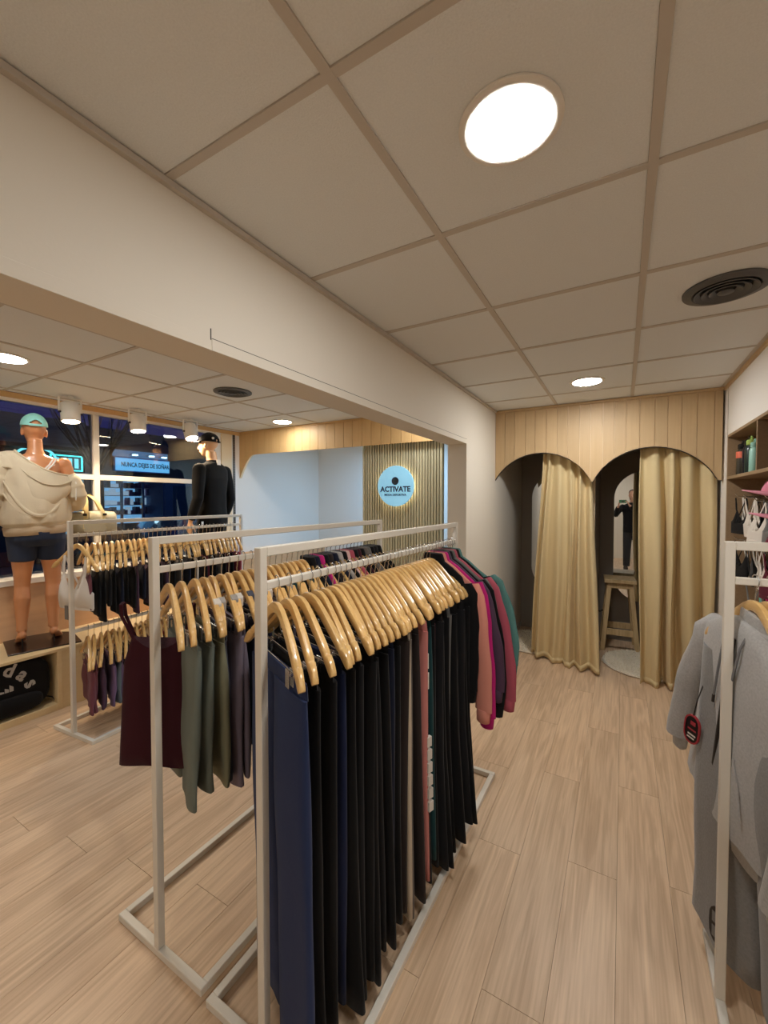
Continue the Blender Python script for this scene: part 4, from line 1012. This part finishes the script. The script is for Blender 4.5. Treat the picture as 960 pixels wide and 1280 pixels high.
# bra straps on the back
for a in ((.025, .075), (.045, .095)):
    obj('bra_strap', MB().tube([(a[1]+.03, -.062, 1.452), (a[1], -.088, 1.40), (a[0], -.100, 1.34), (a[0]-.03, -.104, 1.28)], [(.006, .002)]*4, 6, up=(0, 1, 0)), M_WHITE, fm, smooth=True)
MF = fm.matrix_basis
MINT = fabric((150, 214, 204))
cp = cap('mint green cap worn backwards view on the mannequin in the beige hoodie', MF @ Vector((0, .022, 1.690)), (math.radians(4), 0, fm.rotation_euler.z), MINT, None, 1.04, True)
cp['label'] = 'mint green cap on the head of the mannequin in the beige hoodie'
# duffel bag carried on the right forearm
DB = mat('duffel_cloth', (176, 170, 146), .7, bump=.15, bscale=60)
bp = MF @ Vector((.40, .13, .82)); bag = thing('duffel_bag', 'beige duffel bag hanging from the forearm of the hooded mannequin', 'bag', bp, fm.rotation_euler.z+math.radians(-6))
def bag_ring(x, s): return [(x, .105*s*math.copysign(abs(math.cos(t))**.8, math.cos(t)), .10+.105*s*math.copysign(abs(math.sin(t))**.8, math.sin(t))) for t in [2*PI*k/20 for k in range(20)]]
obj('bag_body', MB().loft([bag_ring(x, s) for x, s in ((-.165, .4), (-.162, .8), (-.15, .95), (-.08, 1.02), (0, 1.05), (.08, 1.02), (.15, .95), (.162, .8), (.165, .4))]), DB, bag, smooth=True, angle=60)
for sy in (-1, 1):
    obj('handle', MB().tube([(-.07, sy*.112, .06), (-.06, sy*.10, .20), (-.055, sy*.03, .30), (-.06, 0, .345), (-.03, 0, .35), (.02, sy*.03, .30), (.06, sy*.10, .20), (.07, sy*.112, .06)], [(.016, .003)]*8, 6, up=(0, 1, 0)), mat('strap_sand', (214, 194, 140), .8), bag, smooth=True)
obj('zip', MB().box((-.14, -.004, .208), (.14, .004, .213)), M_DARK, bag)
obj('front_pocket', MB().box((-.08, -.122, .03), (.08, -.10, .14)), DB, bag, bevel=.008, seg=2)
for x in (-.07, .07): obj('buckle', MB().box((x-.014, -.12, .17), (x+.014, -.10, .19)), M_DARK, bag, bevel=.002)

# ---- man mannequin in black
mm = thing('mannequin', 'mannequin dressed all in black with black cap near the window end', 'mannequin', (-3.93, 3.03, PZ+.012), math.radians(104))
mb = MB()
mb.loft([er((0, 0, .86), .11, .09), er((0, -.004, .94), .165, .112), er((0, 0, 1.02), .160, .105), er((0, .004, 1.12), .150, .102), er((0, .004, 1.26), .172, .115), er((0, 0, 1.38), .195, .115), er((0, -.012, 1.46), .198, .088), er((0, -.016, 1.50), .15, .066), er((0, -.014, 1.53), .075, .058), er((0, 0, 1.58), .056, .057), er((0, .012, 1.66), .054, .056)])
head(mb, (0, .038, 1.725), .235, .25)
for s in (-1, 1): mb.ellipsoid((s*.205, -.012, 1.45), (.058, .056, .058), 14, 10)
arm(mb, (-.215, -.012, 1.44), (-.262, -.035, 1.15), (-.262, .06, .91), 1.05); hand(mb, (-.262, .065, .895), (.05, .22, -1), (1, 0, 0), 1, .4, 1.0)
arm(mb, (.215, -.012, 1.44), (.262, -.035, 1.15), (.262, .06, .91), 1.05); hand(mb, (.262, .065, .895), (-.05, .22, -1), (-1, 0, 0), -1, .4, 1.0)
for s in (-1, 1):
    leg(mb, (s*.09, 0, .90), (s*.10, .02, .50), (s*.11, -.02, .085), 1.05, .088)
    mb.tube([(s*.11, -.055, .03), (s*.112, 0, .04), (s*.118, .08, .028), (s*.124, .15, .018), (s*.128, .195, .012)], [(.034, .03), (.038, .04), (.045, .028), (.045, .018), (.02, .01)], 14)
link('body', remesh(mb, 'body', .0066, 5), M_SKIN2, mm)
obj('base_plate', MB().box((-.2, -.2, -.012), (.2, .26, -.001)), mat('base_plate_dark', (52, 40, 36), .25, .4), mm, bevel=.002)
mb = MB()
mb.loft([wavy((0, -.004, .84), .186, .132, 40, 6, 0, .015), wavy((0, -.004, .92), .188, .135, 40, 6, .5, .018), wavy((0, 0, 1.05), .184, .128, 40, 5, 1.0, .02), wavy((0, .002, 1.20), .188, .128, 40, 5, 1.6, .015), er((0, 0, 1.36), .212, .130, 40), er((0, -.012, 1.46), .212, .102, 40), er((0, -.016, 1.505), .165, .080, 40), er((0, -.014, 1.54), .085, .068, 40)])
for s in (-1, 1):
    mb.ellipsoid((s*.21, -.012, 1.45), (.068, .068, .066), 14, 10)
    mb.tube([(s*.215, -.012, 1.45), (s*.245, -.025, 1.30), (s*.268, -.038, 1.14), (s*.272, .01, 1.02), (s*.266, .055, .925)], [.066, .063, .055, .052, .044], 16)
link('sweatshirt', remesh(mb, 'sweatshirt', .008, 3), fabric((11, 11, 12)), mm)
obj('collar', MB().loft([er((0, -.012, 1.535), .078, .066, 28), er((0, -.010, 1.56), .068, .062, 28), er((0, -.010, 1.562), .060, .056, 28)], cap=False), fabric((20, 20, 22)), mm, smooth=True)
obj('neck_label', MB().prism([(-.028, 1.50), (.028, 1.50), (.024, 1.565), (-.024, 1.565)], 1, -.094, -.078), M_WHITE, mm)
mb = MB(); mb.loft([er((0, 0, 1.0), .172, .118), er((0, -.004, .93), .178, .124), er((0, 0, .85), .172, .115)])
for s in (-1, 1): mb.tube([(s*.09, 0, .90), (s*.098, .012, .68), (s*.104, .018, .46), (s*.108, 0, .25), (s*.11, -.015, .10)], [.098, .09, .08, .068, .056], 16, up=(0, 1, 0))
link('trousers', remesh(mb, 'trousers', .009, 3), fabric((18, 18, 20)), mm)
obj('price_tag', B((-.245, -.06, .83), (-.215, -.058, .90)), M_WHITE, mm)
MMM = mm.matrix_basis
cp = cap('black cap with white trim on the black clothed mannequin', MMM @ Vector((0, .032, 1.752)), (math.radians(3), 0, mm.rotation_euler.z+.25), fabric((18, 18, 20)), None, 1.09, True)
# small round white emblem on the cap's side
obj('emblem', MB().ellipsoid((-.062, -.066, .045), (.012, .012, .012), 10, 8), M_WHITE, cp)
obj('emblem', MB().ellipsoid((0, .098, .05), (.012, .006, .006), 10, 8), M_WHITE, cp)
obj('brim_edge', MB().tube([(.92*.083*1.02*math.cos(a), .092*1.12*math.sin(a)+.076*math.cos((a-PI/2)*1.3)+.003, .006-.010*(.83*math.cos(a))**2) for a in [PI/2-1.05+2.1*i/16 for i in range(17)]], .0035, 6), F('pale pink'), cp, smooth=True)

# ---- backpack in the niche
bk = thing('backpack', 'black backpack with big pale lettering lying in the platform niche', 'backpack', (-3.885, 1.175, .052), PI/2)
def rr2(w_, h_, y_, z0, n=32): return [(w_/2*math.copysign(abs(math.cos(t))**.55, math.cos(t)), y_, z0+h_/2+h_/2*math.copysign(abs(math.sin(t))**.6, math.sin(t))) for t in [2*PI*k/n for k in range(n)]]
obj('bag_body', MB().loft([rr2(w_, h_, y_, z) for w_, h_, y_, z in ((.40, .30, .14, .02), (.54, .38, .11, 0), (.57, .395, .0, 0), (.565, .39, -.08, 0), (.54, .375, -.115, .01), (.50, .345, -.125, .02))]), fabric((22, 21, 22)), bk, smooth=True, angle=60)
obj('front_pocket', MB().loft([rr2(w_, h_, y_, z) for w_, h_, y_, z in ((.44, .13, -.10, .02), (.43, .125, -.145, .02), (.39, .105, -.16, .03))]), fabric((20, 19, 20)), bk, smooth=True, angle=60)
obj('pocket_zip', MB().tube([(x, -.152, .135-.05*(x/.21)**2) for x in [-.2+.04*i for i in range(11)]], .003, 6), M_DARK, bk)
for i, ch in enumerate('adidas'):
    th = math.radians((124, 103, 84, 66, 43, 20)[i]); R_ = .235
    l = link('lettering', text_mesh(ch, .125, .001, .004), mat('print_grey', (176, 172, 166), .6), bk, (-.07+R_*math.cos(th), -.1272, .125+R_*math.sin(th)), (PI/2, th-PI/2 if False else -(th-PI/2), 0))
mb = MB()
for k, (x, h_) in enumerate(((-.026, .016), (0, .032), (.026, .048))):
    mb.add([(x-.011, -.163, .0), (x+.011, -.163, .0), (x+.011-h_*.0, -.163, h_*.62), (x-.011-.0, -.163, h_), (x-.011, -.160, 0), (x+.011, -.160, 0), (x+.011, -.160, h_*.62), (x-.011, -.160, h_)], [(0, 1, 2, 3), (7, 6, 5, 4), (0, 4, 5, 1), (1, 5, 6, 2), (2, 6, 7, 3), (3, 7, 4, 0)])
obj('emblem', mb, mat('print_grey', (176, 172, 166), .6), bk, (.01, .034, .19))
for s in (-1, 1): obj('side_strap', MB().tube([(s*.26, -.05, .05), (s*.30, -.08, .03), (s*.31, -.1, .01)], [(.014, .003)]*3, 6), M_DARK, bk)

# ---- the photographer, seen in the mirror (stands behind the camera, phone held up beside it)
pr = thing('person', 'standing person in black jacket and dark trousers holding up a phone', 'person', (.20, -.37, 0), math.radians(6))
SKN = mat('skin', (206, 158, 132), .5)
mb = MB()
mb.loft([er((0, 0, .88), .11, .09), er((0, -.004, .95), .165, .112), er((0, 0, 1.04), .158, .105), er((0, .004, 1.14), .15, .102), er((0, .004, 1.27), .17, .115), er((0, 0, 1.39), .190, .112), er((0, -.012, 1.47), .19, .084), er((0, -.016, 1.51), .13, .062), er((0, -.012, 1.54), .068, .055), er((0, 0, 1.59), .054, .055), er((0, .012, 1.67), .052, .054)])
head(mb, (0, .034, 1.735), .232, math.radians(8))
for s in (-1, 1):
    mb.ellipsoid((s*.20, -.012, 1.455), (.056, .054, .056), 14, 10)
    leg(mb, (s*.09, 0, .91), (s*.10, .01, .50), (s*.11, -.02, .085), 1.05, .088)
arm(mb, (-.21, -.01, 1.45), (-.33, .10, 1.27), (-.262, .29, 1.47), 1.0); hand(mb, (-.258, .30, 1.485), (.25, .25, 1), (.8, .1, -.1), -1, .55)
arm(mb, (.21, -.01, 1.45), (.24, .10, 1.23), (-.03, .30, 1.49), 1.0); hand(mb, (-.042, .305, 1.505), (-.45, .25, 1), (-.8, .1, -.1), 1, .55)
link('body', remesh(mb, 'body', .0058, 4), SKN, pr)
JK = fabric((24, 24, 27)); mb = MB()
mb.loft([wavy((0, -.004, .86), .195, .145, 40, 6, 0, .015), wavy((0, 0, 1.05), .192, .14, 40, 5, 1.0, .02), wavy((0, .002, 1.22), .195, .138, 40, 5, 1.6, .015), er((0, 0, 1.38), .212, .132, 40), er((0, -.012, 1.475), .205, .102, 40), er((0, -.016, 1.52), .15, .080, 40), er((0, -.012, 1.56), .075, .066, 40)])
for s, pts in ((-1, [(-.205, -.01, 1.455), (-.27, .04, 1.37), (-.33, .10, 1.27), (-.30, .19, 1.36), (-.266, .275, 1.45)]), (1, [(.205, -.01, 1.455), (.23, .04, 1.34), (.24, .10, 1.23), (.12, .20, 1.35), (-.018, .29, 1.475)])):
    mb.ellipsoid((s*.205, -.012, 1.455), (.066, .066, .064), 14, 10); mb.tube(pts, [.066, .062, .060, .052, .044], 16)
link('jacket', remesh(mb, 'jacket', .0085, 3), JK, pr)
mb = MB(); mb.loft([er((0, 0, 1.0), .172, .118), er((0, -.004, .93), .178, .124), er((0, 0, .85), .172, .115)])
for s in (-1, 1): mb.tube([(s*.09, 0, .91), (s*.098, .008, .68), (s*.104, .008, .46), (s*.108, -.005, .25), (s*.11, -.015, .07)], [.10, .092, .082, .076, .072], 16, up=(0, 1, 0))
link('trousers', remesh(mb, 'trousers', .009, 3), fabric((52, 52, 56)), pr)
for s in (-1, 1):
    obj('shoe', MB().loft([er((s*.112+s*.004*k, y_, 0.001+h_), a, .0001+b, 16) for k, (y_, h_, a, b) in enumerate(((.06, 0, .046, .145), (.06, .02, .048, .147), (.05, .05, .044, .13), (.0, .085, .038, .07), (-.02, .11, .036, .045)))]), M_DARK, pr, smooth=True)
hr = MB(); hr.ellipsoid((0, .002, 1.785), (.084, .108, .082), 18, 12); hr.loft([er((0, -.03, 1.79), .083, .075), er((0, -.035, 1.72), .082, .066), er((0, -.04, 1.64), .07, .05), er((0, -.04, 1.58), .05, .03)])
link('hair', remesh(hr, 'hair', .007, 3), mat('hair_brown', (52, 36, 28), .6, bump=.4, bscale=120, stretch=(1, 1, .1)), pr)
for s in (-1, 1): obj('eye', MB().ellipsoid((s*.03+.012, .034+.0835, 1.736), (.007, .004, .0045), 10, 8), M_DARK, pr)
obj('eyebrow', MB().box((-.035, .115, 1.752), (-.005, .121, 1.757)), M_DARK, pr); obj('eyebrow', MB().box((.022, .115, 1.752), (.052, .121, 1.757)), M_DARK, pr)
ph = thing('phone', 'green phone held up in both hands of the person in the mirror', 'phone', (0.0, -.028, 1.585), 0)
obj('case', MB().box((-.075, -.0045, -.036), (.075, .0045, .036)), mat('phone_green', (58, 112, 76), .35), ph, bevel=.003, seg=2)
obj('camera_bump', MB().box((-.018, .0045, -.018), (.018, .0062, .018)), M_DARK, ph, bevel=.001)
for x, z in ((-.008, .008), (.008, -.008)): obj('lens', MB().lathe([(.006, 0), (.006, .002)], n=12).xf(Matrix.Translation((x, .0055, z)) @ Matrix.Rotation(-PI/2, 4, 'X')), M_CHROME, ph)
obj('screen', MB().box((-.071, -.0052, -.033), (.071, -.0046, .033)), emit('phone_screen', (.7, .7, .75), .5), ph)

# ================================================================== STREET OUTSIDE
XF = -13.0
sr = struct('street_ground', B((-30, -14, -.25), (XG-.06, 34, -.16)), mat('asphalt', (44, 46, 52), .7, bump=.2, bscale=40))
struct('street_pavement', B((XF, -14, -.16), (XF+2.2, 34, -.02)), mat('pavement', (70, 72, 78), .8, bump=.1, bscale=20))
M_FAC = mat('facade_dark', (46, 52, 62), .8, bump=.1, bscale=6, var=.12)
M_BLUE = lambda s, n: emit(n, (.16, .55, 1), s)
# shop with the lit sign
bs = thing('shop_building', 'dark shop front across the street under a blue lit sign', 'building', (XF, 7.4, -.02))
def bb(nm, lo, hi, m, par=bs, **k): return obj(nm, B((lo[0]-XF, lo[1]-7.4, lo[2]+.02), (hi[0]-XF, hi[1]-7.4, hi[2]+.02)), m, par, **k)
bb('facade', (XF-4, 5.9, 2.35), (XF, 11.2, 3.7), M_FAC); bb('facade', (XF-4, 5.9, 0), (XF, 6.30, 2.35), M_FAC); bb('facade', (XF-4, 8.22, 0), (XF, 11.2, 2.35), mat('facade_blue', (54, 84, 116), .7, var=.1, bscale=3))
bb('back_wall', (XF-1.3, 6.30, 0), (XF-1.2, 8.22, 2.35), emit('shop_interior_glow', (.22, .50, .85), .9)); bb('shop_floor', (XF-1.2, 6.30, 0), (XF, 8.22, .3), M_FAC); bb('stall_riser', (XF-.1, 6.30, 0.0), (XF, 8.22, .92), M_FAC)
for z in (1.15, 1.45, 1.75, 2.0): bb('display_shelf', (XF-1.2, 6.9, z), (XF-.8, 8.2, z+.02), M_WHITE)
for y_ in (6.34, 6.86, 7.5, 8.16): bb('window_frame', (XF-.03, y_-.03, .92), (XF+.03, y_+.03, 2.35), mat('frame_blue', (40, 70, 104), .5))
bb('pane', (XF-.004, 6.37, .95), (XF, 8.14, 2.33), M_GLASS)
rq = random.Random(5); gm = MB(); gw = MB(); gp = MB()
for z in (1.17, 1.47, 1.77, 2.02):
    y_ = 6.92
    while y_ < 8.15:
        w_ = rq.uniform(.05, .13); h_ = rq.uniform(.10, .24); (gm, gw, gp)[rq.randrange(3)].box((XF-1.1-XF, y_-7.4, z+.02), (XF-.9-XF, y_+w_-7.4, z+.02+h_)); y_ += w_+rq.uniform(.01, .05)
for g_, m_ in ((gm, mat('goods_dark', (30, 34, 44), .6)), (gw, emit('goods_lit', (.55, .72, .95), .55)), (gp, mat('goods_mauve', (120, 100, 140), .6))):
    o = obj('goods', g_, m_, bs); o['kind'] = 'stuff'
bb('door', (XF-.05, 8.5, 0), (XF+.02, 9.35, 2.1), mat('door_dark_blue', (30, 62, 84), .5)); bb('door_handle', (XF+.02, 9.22, .9), (XF+.05, 9.26, 1.3), M_CHROME)
bb('sign_box', (XF, 6.62, 2.47), (XF+.12, 8.32, 2.90), mat('sign_blue', (90, 150, 220), .5), bevel=.01)
bb('sign_face', (XF+.12, 6.64, 2.50), (XF+.128, 8.30, 2.87), M_BLUE(.95, 'sign_glow'))
l = link('lettering', text_mesh('NUNCA DEJES DE SOÑAR', .185, .002, .004), mat('sign_letter', (10, 26, 52), .6), bs, (.131, .14, 2.70), (PI/2, 0, PI/2)); l.scale = (.70, 1, 1)
for k, y_ in enumerate((7.05, 7.55, 7.95)):
    bb('sign_lamp', (XF+.12, y_-.012, 2.98), (XF+.42, y_+.012, 3.0), M_DARK); bb('lamp_head', (XF+.36, y_-.06, 2.94), (XF+.46, y_+.06, 2.98), emit('cool_lamp', (.5, .8, 1), 4))
bb('fascia_board', (XF, 6.62, 2.92), (XF+.02, 8.32, 3.12), emit('fascia_glow', (.16, .42, .85), .35))
# teal neon shop
bn = thing('neon_building', 'dark building across the street with teal neon shop sign', 'building', (XF, 3.2, -.02))
def bq(nm, lo, hi, m, **k): return obj(nm, B((lo[0]-XF, lo[1]-3.2, lo[2]+.02), (hi[0]-XF, hi[1]-3.2, hi[2]+.02)), m, bn, **k)
bq('facade', (XF-4, -4, 0), (XF-.02, 5.88, 2.98), M_FAC); bq('upper_storey', (XF-4, -4, 2.98), (XF+.1, 5.88, 3.75), mat('pale_render', (104, 116, 118), .8, var=.08, bscale=2))
bq('canopy', (XF, -4, 2.9), (XF+.5, 5.88, 2.99), M_DARK)
bq('neon_sign', (XF, 5.05, 2.40), (XF+.08, 5.80, 2.82), mat('sign_teal', (20, 90, 100), .5))
fr_ = MB()
for lo, hi in (((0, 5.05, 2.40), (.03, 5.80, 2.43)), ((0, 5.05, 2.79), (.03, 5.80, 2.82)), ((0, 5.05, 2.43), (.03, 5.08, 2.79)), ((0, 5.77, 2.43), (.03, 5.80, 2.79))): fr_.box((lo[0]+.08, lo[1]-3.2, lo[2]+.02), (hi[0]+.08, hi[1]-3.2, hi[2]+.02))
obj('neon_frame', fr_, emit('neon_teal', (.06, .75, .8), 2.2), bn)
for k in range(4): bq('neon_letter', (XF+.08, 5.16+.15*k, 2.48), (XF+.10, 5.25+.15*k, 2.74), emit('neon_cyan', (.2, .85, 1), 1.2))
bq('shop_window', (XF-.01, 4.5, .7), (XF+.01, 5.85, 2.2), emit('window_cyan', (.14, .5, .75), .5)); bq('awning', (XF, 4.4, 2.2), (XF+.35, 5.9, 2.35), mat('awning_blue', (70, 120, 160), .6))
nr = MB(); nr.tube([(.12, 1.55+.42*math.cos(a), 2.70+.27*math.sin(a)) for a in [PI*i/14 for i in range(15)]], .03, 8); obj('neon_arch', nr, emit('neon_cyan', (.2, .85, 1), 1.2), bn)
# tree by the kerb, bare branches
def tree(x, y_, label, seed):
    rt = random.Random(seed); t = thing('bare_tree', label, 'tree', (x, y_, -.02), 0)
    obj('trunk', MB().tube([(0, 0, 0), (.02, .02, 1.0), (0, .03, 2.0), (.02, 0, 2.5)], [.13, .11, .10, .09], 10), mat('bark_dark', (26, 24, 24), .9), t, smooth=True)
    for k in range(9):
        a = 2*PI*k/9+rt.uniform(-.3, .3); q = rt.uniform(.5, 1.1)
        mb = MB().tube([(.01, 0, 2.3), (q*.4*math.cos(a), q*.4*math.sin(a), 2.9), (q*math.cos(a), q*math.sin(a), 3.6+rt.random()*.6)], [.045, .028, .01], 6)
        for _ in range(3):
            b = a+rt.uniform(-.8, .8); mb.tube([(q*.4*math.cos(a), q*.4*math.sin(a), 2.9), (q*.4*math.cos(a)+.4*math.cos(b), q*.4*math.sin(a)+.4*math.sin(b), 3.4+.3*rt.random()), (q*.4*math.cos(a)+.6*math.cos(b), q*.4*math.sin(a)+.6*math.sin(b), 4.0)], [.02, .012, .005], 5)
        obj('branch', mb, mat('bark_dark', (26, 24, 24), .9), t, smooth=True)
tree(XF+1.4, 5.55, 'bare dark tree beside the teal neon sign', 2); tree(XF+1.4, 2.6, 'bare dark tree at the left edge of the window', 4)
# far block with a sloping roof line to the right
fb = thing('far_building', 'dark block at the right of the shop window view', 'building', (XF, 14, -.02))
obj('facade', B((-4, -2.75, 0), (0, 9, 3.3)), mat('far_facade', (34, 34, 38), .8), fb); obj('roof', B((-4, -2.75, 3.3), (.3, 9, 3.5)), M_DARK, fb)
for k in range(4): obj('shutter', B((0, -2.3+2.3*k, .1), (.03, -.5+2.3*k, 2.3)), mat('shutter_dark', (44, 46, 52), .6), fb)
# parked dark car
car = thing('parked_car', 'dark parked car outside, low behind the shop window', 'car', (-8.3, 5.9, -.16), math.radians(4))
side = [(-2.1, .3), (-2.12, .62), (-1.9, .82), (-1.25, .90), (-.55, 1.38), (.75, 1.42), (1.5, .98), (2.05, .9), (2.12, .6), (2.08, .3)]
CAR = mat('car_paint', (16, 24, 44), .15, .3, coat=1)
obj('car_body', MB().prism(side, 0, -.85, .85), CAR, car, bevel=.05, seg=3, smooth=True)
def cq(pts, th=.006): return MB().prism(pts, 0, .852, .858)
obj('side_window', cq([(-1.12, .92), (-.52, 1.32), (.05, 1.34), (.05, .94)]), mat('car_glass', (30, 44, 60), .05), car); obj('side_window', cq([(.10, .94), (.10, 1.34), (.70, 1.35), (1.3, .98)]), mat('car_glass', (30, 44, 60), .05), car)
for y_ in (-1.35, 1.35):
    for x in (-.76, .76): obj('wheel', MB().lathe([(.20, -.1), (.31, -.1), (.33, -.06), (.33, .06), (.31, .1), (.20, .1), (.18, .06), (.02, .06)], n=24).xf(Matrix.Translation((x, y_, .33)) @ Matrix.Rotation(PI/2, 4, 'Y')), M_DARK, car, smooth=True)
obj('roof_strip', MB().tube([(.80, -1.2, .93), (.80, -.52, 1.40), (.80, .7, 1.44), (.80, 1.45, 1.02)], .012, 6), M_CHROME, car)
disc_light('street_lamp_light', (-9, 7, 5), 60, (.35, .55, 1), .4)
